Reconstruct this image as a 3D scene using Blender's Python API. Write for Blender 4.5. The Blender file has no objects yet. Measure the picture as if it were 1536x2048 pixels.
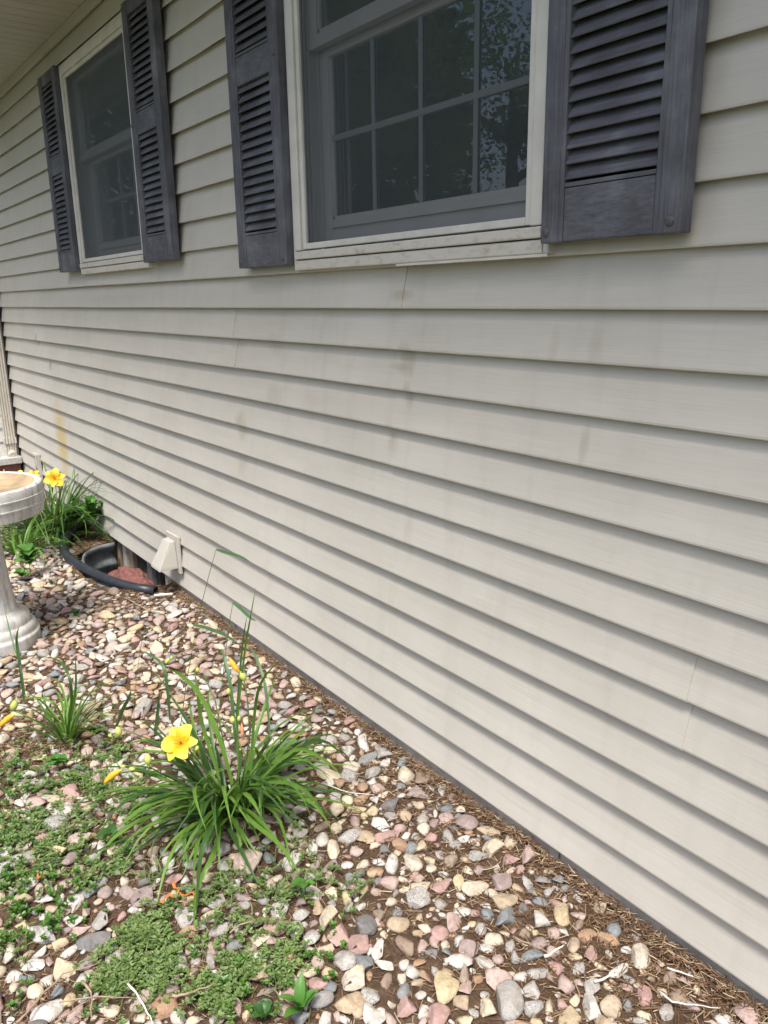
import bpy, bmesh, math, random
import numpy as np
from mathutils import Vector, Matrix, noise as mn

random.seed(7); rng = np.random.default_rng(7)
sc = bpy.context.scene
col = sc.collection
R = math.radians

# ------------------------------------------------------------------ camera
F_PX = 1583.478
YAW, PITCH, ROLL = -0.942613361, -0.265387936, -0.0154823406
CAM = Vector((0.0, -1.3923, 1.4048))
_w = Vector((math.sin(YAW)*math.cos(PITCH), math.cos(YAW)*math.cos(PITCH), math.sin(PITCH)))
_r = Vector((math.cos(YAW), -math.sin(YAW), 0)); _u = _r.cross(_w)
_r2 = _r*math.cos(ROLL) + _u*math.sin(ROLL); _u2 = -_r*math.sin(ROLL) + _u*math.cos(ROLL)
cam_d = bpy.data.cameras.new('camera'); cam = bpy.data.objects.new('camera', cam_d); col.objects.link(cam)
cam_d.sensor_fit = 'VERTICAL'; cam_d.sensor_height = 24; cam_d.lens = F_PX/2048*24
cam_d.clip_start = 0.02; cam_d.clip_end = 500
M = Matrix((( _r2.x, _u2.x, -_w.x, CAM.x), (_r2.y, _u2.y, -_w.y, CAM.y), (_r2.z, _u2.z, -_w.z, CAM.z), (0, 0, 0, 1)))
cam.matrix_world = M
sc.camera = cam

# ------------------------------------------------------------------ light
world = bpy.data.worlds.new('World'); sc.world = world; world.use_nodes = True
nt = world.node_tree; nt.nodes.clear()
sky = nt.nodes.new('ShaderNodeTexSky'); sky.sky_type = 'NISHITA'; sky.sun_disc = False
SUN_FROM = Vector((0.23, -0.24, 0.66)).normalized()
el = math.asin(SUN_FROM.z)
sky.sun_elevation = el
sky.sun_rotation = math.atan2(SUN_FROM.x, SUN_FROM.y)
sky.air_density = 1.0; sky.dust_density = 4.0; sky.ozone_density = 1.0
bg = nt.nodes.new('ShaderNodeBackground'); bg.inputs[1].default_value = 0.14
ou = nt.nodes.new('ShaderNodeOutputWorld')
nt.links.new(sky.outputs[0], bg.inputs[0]); nt.links.new(bg.outputs[0], ou.inputs[0])
sun_d = bpy.data.lights.new('sun', 'SUN'); sun_d.energy = 2.6; sun_d.angle = R(13.0); sun_d.color = (1.0, 0.965, 0.92)
sun = bpy.data.objects.new('sun', sun_d); col.objects.link(sun)
sun.rotation_euler = (-SUN_FROM).to_track_quat('-Z', 'Y').to_euler()
sun.location = (2, -3, 6)
sc.view_settings.view_transform = 'Standard'; sc.view_settings.look = 'None'
sc.view_settings.exposure = 0.84; sc.view_settings.gamma = 1; sc.view_settings.use_curve_mapping = False

# ------------------------------------------------------------------ helpers
def ray(px, py): return _r2*((px-768)/F_PX) - _u2*((py-1024)/F_PX) + _w
def atY(px, py, Y=0.0):
    d = ray(px, py); return CAM + d*((Y-CAM.y)/d.y)
def atZ(px, py, z=-0.06):
    d = ray(px, py); return CAM + d*((z-CAM.z)/d.z)
def proj(P):
    q = Vector(P)-CAM; k = q.dot(_w)
    if k < 0.05: return (-9999, -9999)
    return (768+F_PX*q.dot(_r2)/k, 1024-F_PX*q.dot(_u2)/k)

class MB:
    def __init__(s): s.v = []; s.f = []; s.m = []; s.n = 0
    def add(s, v, f, mi=0):
        s.v.extend([tuple(p) for p in v]); s.f.extend([tuple(i+s.n for i in q) for q in f]); s.m.extend([mi]*len(f)); s.n += len(v); return s
    def box(s, x0, x1, y0, y1, z0, z1, mi=0):
        v = [(x0,y0,z0),(x1,y0,z0),(x1,y1,z0),(x0,y1,z0),(x0,y0,z1),(x1,y0,z1),(x1,y1,z1),(x0,y1,z1)]
        return s.add(v, [(0,3,2,1),(4,5,6,7),(0,1,5,4),(1,2,6,5),(2,3,7,6),(3,0,4,7)], mi)
    def tube(s, pts, rad, n=8, mi=0, cap=True):
        pts = [Vector(p) for p in pts]; rad = rad if isinstance(rad, (list, tuple)) else [rad]*len(pts)
        up = Vector((0,0,1)); V = []; F = []
        t0 = (pts[1]-pts[0]).normalized()
        a = t0.cross(up if abs(t0.z) < .9 else Vector((1,0,0))).normalized()
        for i, p in enumerate(pts):
            t = (pts[min(i+1,len(pts)-1)]-pts[max(i-1,0)]).normalized()
            a = (a - t*a.dot(t)).normalized(); b = t.cross(a)
            for k in range(n):
                c = 2*math.pi*k/n; V.append(p+(a*math.cos(c)+b*math.sin(c))*rad[i])
        for i in range(len(pts)-1):
            for k in range(n):
                F.append((i*n+k, i*n+(k+1)%n, (i+1)*n+(k+1)%n, (i+1)*n+k))
        if cap: F.append(tuple(range(n-1,-1,-1))); F.append(tuple((len(pts)-1)*n+k for k in range(n)))
        return s.add(V, F, mi)
    def build(s, name, mats, parent=None, smooth=False, bevel=0, loc=None):
        me = bpy.data.meshes.new(name); me.from_pydata(s.v, [], s.f); me.update()
        if not isinstance(mats, (list, tuple)): mats = [mats]
        for m in mats: me.materials.append(m)
        if len(mats) > 1: me.polygons.foreach_set('material_index', s.m)
        if smooth: me.polygons.foreach_set('use_smooth', [True]*len(me.polygons))
        o = bpy.data.objects.new(name, me); col.objects.link(o)
        if parent is not None: o.parent = parent
        if loc is not None: o.location = loc
        if bevel:
            b = o.modifiers.new('bevel', 'BEVEL'); b.width = bevel; b.segments = 2; b.limit_method = 'ANGLE'; b.harden_normals = False
        return o

def empty(name, loc=(0,0,0), label=None, cat=None, group=None, kind=None):
    o = bpy.data.objects.new(name, None); col.objects.link(o); o.location = loc; o.empty_display_size = .05
    tag(o, label, cat, group, kind); return o
def tag(o, label=None, cat=None, group=None, kind=None):
    if label: o['label'] = label
    if cat: o['category'] = cat
    if group: o['group'] = group
    if kind: o['kind'] = kind
    return o

# ------------------------------------------------------------------ materials
class N:
    def __init__(s, name):
        s.m = bpy.data.materials.new(name); s.m.use_nodes = True; s.t = s.m.node_tree; s.t.nodes.clear()
        s.out = s.t.nodes.new('ShaderNodeOutputMaterial')
    def n(s, ty, **kw):
        o = s.t.nodes.new(ty)
        for k, v in kw.items():
            if k.startswith('i_'): o.inputs[k[2:].replace('_', ' ')].default_value = v
            else: setattr(o, k, v)
        return o
    def l(s, a, b): s.t.links.new(a, b)
    def pos(s, sx=1, sy=1, sz=1):
        g = s.n('ShaderNodeNewGeometry'); mp = s.n('ShaderNodeMapping'); mp.inputs['Scale'].default_value = (sx, sy, sz)
        s.l(g.outputs['Position'], mp.inputs['Vector']); return mp.outputs[0]
    def noise(s, vec, scale, detail=4, rough=.55):
        o = s.n('ShaderNodeTexNoise'); o.inputs['Scale'].default_value = scale; o.inputs['Detail'].default_value = detail
        o.inputs['Roughness'].default_value = rough; s.l(vec, o.inputs['Vector']); return o.outputs['Fac']
    def ramp(s, fac, stops):
        o = s.n('ShaderNodeValToRGB'); e = o.color_ramp.elements
        while len(e) < len(stops): e.new(.5)
        for i, (p, c) in enumerate(stops):
            e[i].position = p; e[i].color = (*c, 1) if len(c) == 3 else c
        s.l(fac, o.inputs[0]); return o.outputs[0]
    def mix(s, fac, a, b, mode='MIX'):
        o = s.n('ShaderNodeMix', data_type='RGBA', blend_type=mode)
        for sock, v in ((o.inputs[0], fac), (o.inputs[6], a), (o.inputs[7], b)):
            if isinstance(v, (int, float)): sock.default_value = v
            elif isinstance(v, tuple): sock.default_value = (*v, 1) if len(v) == 3 else v
            else: s.l(v, sock)
        return o.outputs[2]
    def math(s, op, a, b=0.0, c=None, clamp=False):
        o = s.n('ShaderNodeMath', operation=op); o.use_clamp = clamp
        for i, v in enumerate((a, b) if c is None else (a, b, c)):
            if isinstance(v, (int, float)): o.inputs[i].default_value = v
            else: s.l(v, o.inputs[i])
        return o.outputs[0]
    def bump(s, h, strength=.3, dist=.002):
        o = s.n('ShaderNodeBump'); o.inputs['Strength'].default_value = strength; o.inputs['Distance'].default_value = dist
        s.l(h, o.inputs['Height']); return o.outputs[0]
    def pbr(s, c, rough=.6, normal=None, spec=.4, metal=0.0):
        p = s.n('ShaderNodeBsdfPrincipled')
        if isinstance(c, tuple): p.inputs['Base Color'].default_value = (*c, 1)
        else: s.l(c, p.inputs['Base Color'])
        if isinstance(rough, (int, float)): p.inputs['Roughness'].default_value = rough
        else: s.l(rough, p.inputs['Roughness'])
        p.inputs['Specular IOR Level'].default_value = spec; p.inputs['Metallic'].default_value = metal
        if normal is not None: s.l(normal, p.inputs['Normal'])
        return p.outputs[0]
    def done(s, sh): s.l(sh, s.out.inputs[0]); return s.m

def simple(name, c, rough=.55, var=.12, scale=30, bump=.1, dist=.001, spec=.4, metal=0, stretch=(1,1,1)):
    k = N(name); v = k.noise(k.pos(*stretch), scale, 5)
    a = tuple(x*(1-var) for x in c); b = tuple(min(1, x*(1+var)) for x in c)
    cc = k.ramp(v, [(.3, a), (.7, b)])
    return k.done(k.pbr(cc, rough, k.bump(v, bump, dist), spec, metal))

# vinyl siding: warm pale grey, wood grain emboss, rain streaks, a few stains with their own shape
def siding_mat():
    k = N('vinyl_siding')
    grain = k.noise(k.pos(5, 5, 260), 1.0, 6, .65)
    blotch = k.noise(k.pos(1.3, 1.3, 2.0), 1.6, 4)
    streak = k.noise(k.pos(14, 14, 1.1), 1.0, 5, .6)
    fine = k.noise(k.pos(60, 60, 60), 3.0, 4)
    c = k.ramp(blotch, [(.3, (.455, .430, .375)), (.7, (.508, .482, .428))])
    g = k.ramp(grain, [(.3, (.93, .93, .93)), (.7, (1.05, 1.05, 1.05))]); c = k.mix(1.0, c, g, 'MULTIPLY')
    st = k.ramp(streak, [(.52, (0, 0, 0)), (.72, (1, 1, 1))])
    f = k.math('MULTIPLY', st, .22); c = k.mix(f, c, (.34, .31, .26))
    geo = k.n('ShaderNodeNewGeometry'); sep = k.n('ShaderNodeSeparateXYZ'); k.l(geo.outputs['Position'], sep.inputs[0])
    X, Z = sep.outputs[0], sep.outputs[2]
    det = k.noise(k.pos(60, 60, 7), 1.0, 5, .7)
    # (x, z, width, height, strength, colour)
    S = []
    for px, py, w, h, s_, cc in [(121, 880, .15, .27, 1.35, (.45, .35, .17)), (808, 720, .035, .05, .8, (.30, .26, .19)), (812, 790, .022, .04, .8, (.30, .26, .19)),
                             (795, 735, .05, .012, .6, (.30, .26, .19)), (800, 590, .05, .015, .7, (.34, .26, .18)), (1165, 890, .014, .05, .7, (.33, .29, .22)),
                             (1185, 690, .02, .045, .45, (.34, .30, .24)), (1105, 690, .015, .05, .45, (.34, .30, .24)), (480, 850, .03, .06, .7, (.31, .27, .19)),
                             (545, 790, .03, .05, .45, (.31, .27, .21)), (545, 690, .03, .04, .45, (.31, .27, .21)), (72, 680, .02, .05, .9, (.23, .22, .17)),
                             (97, 730, .02, .04, .9, (.23, .22, .17)), (480, 925, .025, .05, .5, (.31, .27, .21)), (815, 1060, .02, .09, .35, (.34, .30, .25)),
                             (780, 880, .03, .05, .6, (.33, .28, .21)), (620, 800, .05, .03, .25, (.33, .29, .23)), (600, 560, .5, .02, .22, (.36, .30, .22)),
                             (220, 600, .5, .03, .25, (.30, .29, .22)), (1000, 1220, .02, .12, .25, (.36, .31, .27)), (470, 690, .04, .02, .5, (.31, .27, .19))]:
        p = atY(px, py); S.append((p.x, p.z, w*(1.9 if 20 < px < 600 and w < .1 else 1), h, s_*1.15, cc))
    for (x, z, w, h, s_, cc) in S:
        a = k.math('DIVIDE', k.math('SUBTRACT', X, x), w); b = k.math('DIVIDE', k.math('SUBTRACT', Z, z), h)
        d = k.math('ADD', k.math('MULTIPLY', a, a), k.math('MULTIPLY', b, b))
        e = k.math('SUBTRACT', 1.35, d); e = k.math('MULTIPLY', k.math('ADD', e, k.math('MULTIPLY', k.math('SUBTRACT', det, .5), 2.2)), .7, clamp=True)
        c = k.mix(k.math('MULTIPLY', e, s_*.62, clamp=True), c, cc)
    sp = k.ramp(k.noise(k.pos(90, 90, 90), 1.6, 2), [(.795, (0, 0, 0)), (.81, (1, 1, 1))])
    c = k.mix(k.math('MULTIPLY', sp, .6), c, (.12, .11, .09))
    h = k.math('ADD', k.math('MULTIPLY', grain, .5), k.math('MULTIPLY', k.noise(k.pos(2, 2, 5), 1.4, 2), 3.0))
    return k.done(k.pbr(c, .5, k.bump(h, .4, .0018), .35))
M_SID = siding_mat()

def shutter_mat(name, hstretch):
    k = N(name)
    g = k.noise(k.pos(*hstretch), 1.0, 6, .7)
    b = k.noise(k.pos(6, 6, 6), 1.5, 5)
    c = k.ramp(b, [(.3, (.066, .067, .075)), (.55, (.100, .102, .114)), (.8, (.165, .171, .186))])
    c = k.mix(1.0, c, k.ramp(g, [(.3, (.72, .72, .74)), (.62, (1.25, 1.25, 1.28))]), 'MULTIPLY')
    w = k.ramp(k.noise(k.pos(9, 9, 9), 2.5, 6, .7), [(.60, (0,0,0)), (.78, (1,1,1))])
    c = k.mix(k.math('MULTIPLY', w, .35), c, (.25, .26, .29))
    return k.done(k.pbr(c, .6, k.bump(g, .45, .0012), .3))
M_SHV = shutter_mat('shutter_vertical_grain', (190, 190, 8))
M_SHH = shutter_mat('shutter_horizontal_grain', (8, 190, 190))
M_SHP = shutter_mat('shutter_panel_grain', (30, 60, 140))
M_SCR = simple('shutter_screw', (.085, .085, .082), .5, .3, 200, .3)
M_TRIM = simple('window_trim', (.56, .54, .49), .45, .10, 12, .08, spec=.4, stretch=(1,1,1))
def sill_mat():
    k = N('dirty_window_sill'); n1 = k.noise(k.pos(30, 30, 60), 1.0, 6, .7); n2 = k.noise(k.pos(4, 4, 9), 1.0, 3)
    c = k.mix(k.ramp(n1, [(.5, (0,0,0)), (.75, (.8,.8,.8))]), (.53, .50, .44), (.24, .20, .14))
    c = k.mix(k.ramp(n2, [(.35, (0,0,0)), (.8, (1,1,1))]), c, (.56, .53, .47))
    return k.done(k.pbr(c, .5, k.bump(n1, .1, .001)))
M_SILL = sill_mat()
M_SASH = simple('sash_vinyl', (.47, .455, .445), .4, .04, 10, .03)
M_MUNT = simple('grille_bar', (.22, .23, .23), .5, .05, 10, .03)
M_DARK = simple('dark_gap', (.02, .02, .018), .9, .2, 20, .1)
M_SOF = simple('soffit_vinyl', (.42, .40, .34), .5, .05, 6, .05)
M_ROOM = simple('room_paint', (.12, .13, .11), .9, .1, 3, .05)
M_SHADE = simple('roller_shade', (.19, .21, .19), .9, .08, 120, .1)
M_ROOF = simple('asphalt_shingle', (.07, .065, .06), .95, .4, 200, .6, .003)
def concrete(name, c, s=18):
    k = N(name); a = k.noise(k.pos(), s, 7, .7); b = k.noise(k.pos(), 3.2, 4); f = k.noise(k.pos(), 260, 3)
    cc = k.ramp(a, [(.3, tuple(x*.6 for x in c)), (.5, c), (.72, tuple(min(1, x*1.25) for x in c))])
    cc = k.mix(k.ramp(b, [(.42, (0,0,0)), (.7, (.7,.7,.7))]), cc, tuple(x*.62 for x in c))
    h = k.math('ADD', a, k.math('MULTIPLY', f, .35))
    return k.done(k.pbr(cc, .88, k.bump(h, .5, .003), .2))
M_FND = concrete('foundation_concrete', (.36, .335, .30))
def bath_mat():
    k = N('weathered_white_concrete'); a = k.noise(k.pos(12, 12, 4), 1.6, 7, .7); f = k.noise(k.pos(), 120, 4, .7); b = k.noise(k.pos(30, 30, 5), 1.3, 5, .7)
    cc = k.ramp(a, [(.3, (.38, .365, .335)), (.55, (.55, .54, .51)), (.75, (.68, .67, .64))])
    cc = k.mix(k.ramp(b, [(.53, (0,0,0)), (.70, (.75,.75,.75))]), cc, (.20, .19, .175))
    cc = k.mix(k.ramp(f, [(.30, (.5,.5,.5)), (.42, (0,0,0))]), cc, (.13, .125, .115))
    return k.done(k.pbr(cc, .85, k.bump(f, .5, .002), .2))
M_BATH = bath_mat()
M_BASIN = simple('stained_basin', (.36, .27, .16), .7, .45, 9, .3)
def brick_mat():
    k = N('red_brick'); a = k.noise(k.pos(), 40, 6, .7); g = k.n('ShaderNodeNewGeometry')
    oi = k.n('ShaderNodeObjectInfo')
    base = k.ramp(oi.outputs['Random'], [(0, (.20, .075, .055)), (.5, (.26, .12, .09)), (1, (.17, .085, .075))])
    return k.done(k.pbr(k.mix(.5, base, k.ramp(a, [(.3, (.10,.045,.035)), (.7, (.34,.17,.13))])), .9, k.bump(a, .5, .003), .2))
M_BRICK = brick_mat()
M_MORTAR = simple('mortar', (.30, .28, .26), .95, .15, 60, .4)
M_CAP = concrete('limestone_cap', (.52, .51, .47), 30)
M_WHITE = simple('white_vinyl', (.62, .61, .58), .45, .08, 8, .05)
def spout_mat():
    k = N('painted_downspout'); a = k.noise(k.pos(20, 20, 3), 1.4, 5, .7); f = k.noise(k.pos(), 70, 3)
    c = k.ramp(a, [(.35, (.56, .54, .48)), (.7, (.42, .37, .29))]); c = k.mix(k.ramp(f, [(.66, (0,0,0)), (.72, (.8,.8,.8))]), c, (.10, .08, .06))
    return k.done(k.pbr(c, .4))
M_SPOUT = spout_mat()
M_BLACK = simple('black_rubber', (.022, .026, .032), .42, .35, 25, .15, spec=.5)
def well_mat():
    k = N('dusty_black_plastic'); a = k.noise(k.pos(), 14, 6, .7); f = k.noise(k.pos(), 130, 3)
    c = k.ramp(a, [(.35, (.09, .105, .11)), (.7, (.25, .27, .27))]); c = k.mix(k.ramp(f, [(.7, (0,0,0)), (.76, (.8,.8,.8))]), c, (.4, .38, .33))
    return k.done(k.pbr(c, .5, k.bump(a, .15, .002)))
M_WELL = well_mat()
M_WOOD = simple('weathered_wood', (.33, .26, .19), .9, .45, 1.0, .6, .003, .2, stretch=(70, 70, 6))
M_RED = simple('red_brown_timber', (.12, .04, .03), .8, .3, 20, .3)
M_HEAP = simple('red_lava_mulch', (.19, .085, .072), .95, .35, 60, .8, .006, .15)
M_CREAM = simple('aged_cream_paint', (.42, .40, .35), .6, .25, 40, .2)
M_GALV = simple('galvanised_steel', (.36, .37, .37), .4, .25, 40, .1, metal=.5)
M_VENT = simple('vent_plastic', (.45, .43, .38), .45, .05, 10, .04)

def leaf_mat(name, a, b, rough=.42, trans=.35, veins=True):
    k = N(name); g = k.n('ShaderNodeNewGeometry'); oi = k.n('ShaderNodeObjectInfo')
    r = k.math('ADD', k.math('MULTIPLY', g.outputs['Random Per Island'], .6), k.math('MULTIPLY', oi.outputs['Random'], .4))
    v = k.math('ADD', k.math('MULTIPLY', r, .7), k.math('MULTIPLY', k.noise(k.pos(), 25, 3), .3))
    c = k.ramp(v, [(.2, a), (.8, b)])
    p = k.pbr(c, rough, k.bump(k.noise(k.pos(), 140, 3), .15, .0006), .4)
    tr = k.n('ShaderNodeBsdfTranslucent'); k.l(k.mix(.5, c, (.25, .42, .05)), tr.inputs[0])
    m = k.n('ShaderNodeMixShader'); m.inputs[0].default_value = trans; k.l(p, m.inputs[1]); k.l(tr.outputs[0], m.inputs[2])
    return k.done(m.outputs[0])
M_BLADE = leaf_mat('daylily_leaf', (.035, .10, .015), (.17, .31, .05), .38, .28)
M_BLADED = leaf_mat('daylily_leaf_dark', (.02, .06, .015), (.055, .13, .03), .38, .25)
M_GRASS = leaf_mat('blue_green_grass_leaf', (.045, .11, .045), (.085, .17, .07), .42, .25)
M_WEED = leaf_mat('creeping_weed_leaf', (.05, .11, .02), (.22, .30, .095), .5, .25)
M_PURS = leaf_mat('purslane_leaf', (.05, .13, .02), (.12, .26, .045), .35, .2)
M_BROAD = leaf_mat('broad_leaf', (.06, .17, .03), (.11, .27, .05), .42, .3)
M_BROADD = leaf_mat('broad_leaf_dark', (.03, .09, .022), (.05, .14, .03), .42, .25)
M_TREE = leaf_mat('tree_leaf', (.03, .07, .015), (.06, .12, .03), .5, .3)
M_BUD = leaf_mat('flower_bud', (.42, .50, .09), (.60, .62, .18), .4, .2)
M_BARK = simple('tree_bark', (.09, .07, .05), .95, .3, 12, .8, .01)
M_STEM = leaf_mat('flower_stem', (.06, .12, .03), (.10, .18, .05), .5, .1)
def petal_mat(name, a, b):
    k = N(name); tc = k.n('ShaderNodeTexCoord'); sep = k.n('ShaderNodeSeparateXYZ'); k.l(tc.outputs['Generated'], sep.inputs[0])
    c = k.mix(k.ramp(sep.outputs[0], [(.25, (1,1,1)), (.75, (0,0,0))]), b, a)
    p = k.pbr(c, .5, k.bump(k.noise(k.pos(), 90, 3), .3, .001), .3)
    tr = k.n('ShaderNodeBsdfTranslucent'); k.l(c, tr.inputs[0])
    m = k.n('ShaderNodeMixShader'); m.inputs[0].default_value = .3; k.l(p, m.inputs[1]); k.l(tr.outputs[0], m.inputs[2])
    return k.done(m.outputs[0])
M_PETAL = petal_mat('yellow_petal', (.85, .50, .02), (.90, .74, .10))
M_SPENT = simple('spent_orange_petal', (.85, .38, .03), .6, .2, 60, .3)
M_WITHER = simple('withered_petal', (.48, .14, .03), .75, .4, 60, .5)
M_TAN = simple('withered_tan', (.45, .20, .08), .75, .3, 60, .4)
M_TWIG = simple('dry_twig', (.30, .22, .15), .85, .35, 60, .5)
M_BONE = simple('bleached_stick', (.62, .58, .50), .7, .15, 60, .3)
M_CURL = simple('dead_leaf', (.26, .19, .13), .85, .35, 60, .5)
def straw_mat():
    k = N('straw_mulch'); g = k.n('ShaderNodeNewGeometry')
    c = k.ramp(g.outputs['Random Per Island'], [(0, (.075, .045, .028)), (.35, (.14, .08, .045)), (.65, (.20, .125, .07)), (.88, (.31, .22, .135)), (1, (.50, .42, .30))])
    return k.done(k.pbr(c, .85, None, .2))
M_STRAW = straw_mat()
def soil_mat():
    k = N('mulchy_soil'); a = k.noise(k.pos(), 35, 8, .75); b = k.noise(k.pos(60, 160, 60), 1.3, 6, .7); d = k.noise(k.pos(), 300, 3)
    c = k.ramp(a, [(.3, (.035, .023, .015)), (.55, (.095, .062, .04)), (.75, (.20, .14, .09))])
    c = k.mix(k.ramp(b, [(.55, (0,0,0)), (.68, (.9,.9,.9))]), c, (.17, .10, .06))
    h = k.math('ADD', a, k.math('MULTIPLY', b, .6))
    return k.done(k.pbr(c, .95, k.bump(h, .9, .006), .15))
M_SOIL = soil_mat()
M_LAWN = simple('lawn_grass', (.085, .105, .05), .9, .35, 8, .6, .01)

STONE = {}
def stone_mat(key, a, b, c, speck=0, speckc=(.05,.05,.05), vein=0):
    k = N('stone_'+key); g = k.n('ShaderNodeNewGeometry'); oi = k.n('ShaderNodeObjectInfo')
    r = k.math('FRACT', k.math('ADD', g.outputs['Random Per Island'], k.math('MULTIPLY', oi.outputs['Random'], 1.7)))
    cc = k.ramp(r, [(0, a), (.5, b), (1, c)])
    n1 = k.noise(k.pos(), 38, 5, .65); n2 = k.noise(k.pos(), 320, 3, .6); n3 = k.noise(k.pos(), 130, 4, .7)
    cc = k.mix(1.0, cc, k.ramp(n1, [(.3, (.62,.60,.57)), (.65, (1.14,1.14,1.14))]), 'MULTIPLY')
    cc = k.mix(1.0, cc, k.ramp(n3, [(.35, (.80,.78,.76)), (.6, (1.08,1.08,1.08))]), 'MULTIPLY')
    if speck: cc = k.mix(k.ramp(n2, [(.36, (speck,)*3), (.5, (0,0,0))]), cc, speckc)
    cc = k.mix(k.ramp(n1, [(.62, (0,0,0)), (.85, (.5,.5,.5))]), cc, (.20, .14, .09))
    if vein: cc = k.mix(k.ramp(k.noise(k.pos(20, 60, 20), 1.5, 4), [(.49, (0,0,0)), (.505, (vein,)*3), (.52, (0,0,0))]), cc, (.5,.48,.44))
    cc = k.mix(k.ramp(k.noise(k.pos(), 9, 4), [(.3, (.10,)*3), (.75, (.34,)*3)]), cc, (.42, .36, .29))
    h = k.math('ADD', k.math('MULTIPLY', n3, .8), k.math('MULTIPLY', n1, 1.5))
    STONE[key] = k.done(k.pbr(cc, .72, k.bump(h, .8, .004), .25))
stone_mat('white', (.55, .53, .49), (.61, .59, .55), (.50, .50, .48))
stone_mat('cream', (.62, .54, .40), (.58, .50, .36), (.55, .50, .42))
stone_mat('yellow', (.56, .46, .27), (.52, .41, .25), (.56, .49, .34))
stone_mat('tan', (.44, .33, .21), (.40, .31, .21), (.48, .39, .28))
stone_mat('orange', (.38, .21, .11), (.34, .20, .12), (.42, .26, .15))
stone_mat('pink', (.43, .31, .28), (.39, .27, .25), (.47, .37, .33), .3, (.55,.42,.40), .3)
stone_mat('rose', (.36, .20, .19), (.39, .24, .22), (.33, .20, .18), .3, (.5,.34,.32))
stone_mat('purple', (.25, .19, .185), (.30, .23, .225), (.22, .17, .165), .3, (.4,.32,.32))
stone_mat('grey', (.33, .33, .32), (.40, .39, .37), (.27, .27, .28), .5, (.12,.12,.12))
stone_mat('speckle', (.48, .48, .46), (.42, .42, .41), (.38, .38, .38), .85, (.06,.06,.065))
stone_mat('slate', (.13, .17, .20), (.17, .21, .23), (.11, .14, .17), .25, (.3,.33,.35), .25)
stone_mat('dark', (.075, .085, .10), (.10, .11, .13), (.06, .07, .08), 0, (0,0,0), .2)
stone_mat('brown', (.26, .19, .14), (.22, .16, .12), (.30, .24, .19), .2, (.1,.07,.05))
SK = list(STONE)

# screen and glass
def screen_mat():
    k = N('insect_screen'); t = k.n('ShaderNodeBsdfTransparent'); t.inputs[0].default_value = (1,1,1,1)
    d = k.pbr((.055, .066, .072), .6, None, .3)
    lw_ = k.n('ShaderNodeLayerWeight'); lw_.inputs[0].default_value = .5
    m = k.n('ShaderNodeMixShader'); k.l(k.math('MULTIPLY_ADD', lw_.outputs['Facing'], .80, .20, clamp=True), m.inputs[0]); k.l(t.outputs[0], m.inputs[1]); k.l(d, m.inputs[2])
    return k.done(m.outputs[0])
M_SCREEN = screen_mat()
def glass_mat():
    k = N('window_glass'); t = k.n('ShaderNodeBsdfTransparent'); t.inputs[0].default_value = (.75,.82,.80,1)
    g = k.n('ShaderNodeBsdfGlossy'); g.inputs['Roughness'].default_value = .010; g.inputs['Color'].default_value = (.95,.97,1,1)
    fr = k.n('ShaderNodeFresnel'); fr.inputs[0].default_value = 1.55
    f = k.math('MULTIPLY', fr.outputs[0], 4.2, clamp=True)
    m = k.n('ShaderNodeMixShader'); k.l(f, m.inputs[0]); k.l(t.outputs[0], m.inputs[1]); k.l(g.outputs[0], m.inputs[2])
    return k.done(m.outputs[0])
M_GLASS = glass_mat()
M_BGLASS = simple('dark_basement_glass', (.03, .035, .035), .2, .2, 8, .02, spec=.5)

# ------------------------------------------------------------------ ground
S = 0.1143
WELL_C = (-4.31, 0.0); WELL_A = (.475, .315)
def in_well(x, y, g=0.0):
    return (abs((x-WELL_C[0])/(WELL_A[0]+g))**2.6 + abs((y-WELL_C[1])/(WELL_A[1]+g))**2.6) < 1
def gz(x, y):
    v = Vector((x, y, 0))
    h = -0.066 + .009*mn.noise(v*2.6) + .004*mn.noise(v*9)
    h -= .012*max(0, min(1, (-y-.9)))                   # falls away from the house a little
    q = (abs((x-WELL_C[0])/(WELL_A[0]+.06))**2.6+abs((y-WELL_C[1])/(WELL_A[1]+.06))**2.6)
    h += .028*math.exp(-max(0, q-.8)*2.2)*(1 if y < 0 else .5)
    h += .014*math.exp(-max(0, -y)/.04)
    return h
g = MB()
XS = np.arange(-7.3, 1.6, .025); YS = np.append(np.arange(-2.6, .024, .025), .03)
idx = {}
for i, x in enumerate(XS):
    for j, y in enumerate(YS):
        idx[i, j] = len(g.v); v = Vector((x, y, 0))
        g.v.append((x, y, gz(x, y) + .0025*mn.noise(v*40)))
for i in range(len(XS)-1):
    for j in range(len(YS)-1):
        if in_well(XS[i]+.0125, YS[j]+.0125): continue
        g.f.append((idx[i, j], idx[i+1, j], idx[i+1, j+1], idx[i, j+1]))
g.m = [0]*len(g.f)
bed = g.build('stone_bed', M_SOIL, smooth=True)
tag(bed, kind='structure')
lw = MB(); 
for (x0, x1, y0, y1) in [(-90, 90, -120, -2.55), (-90, -7.25, -2.55, 60), (1.55, 90, -2.55, 60), (-7.25, 1.55, 6, 60)]:
    lw.add([(x0, y0, -.10), (x1, y0, -.10), (x1, y1, -.10), (x0, y1, -.10)], [(0, 1, 2, 3)])
tag(lw.build('lawn', M_LAWN), kind='structure')

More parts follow.
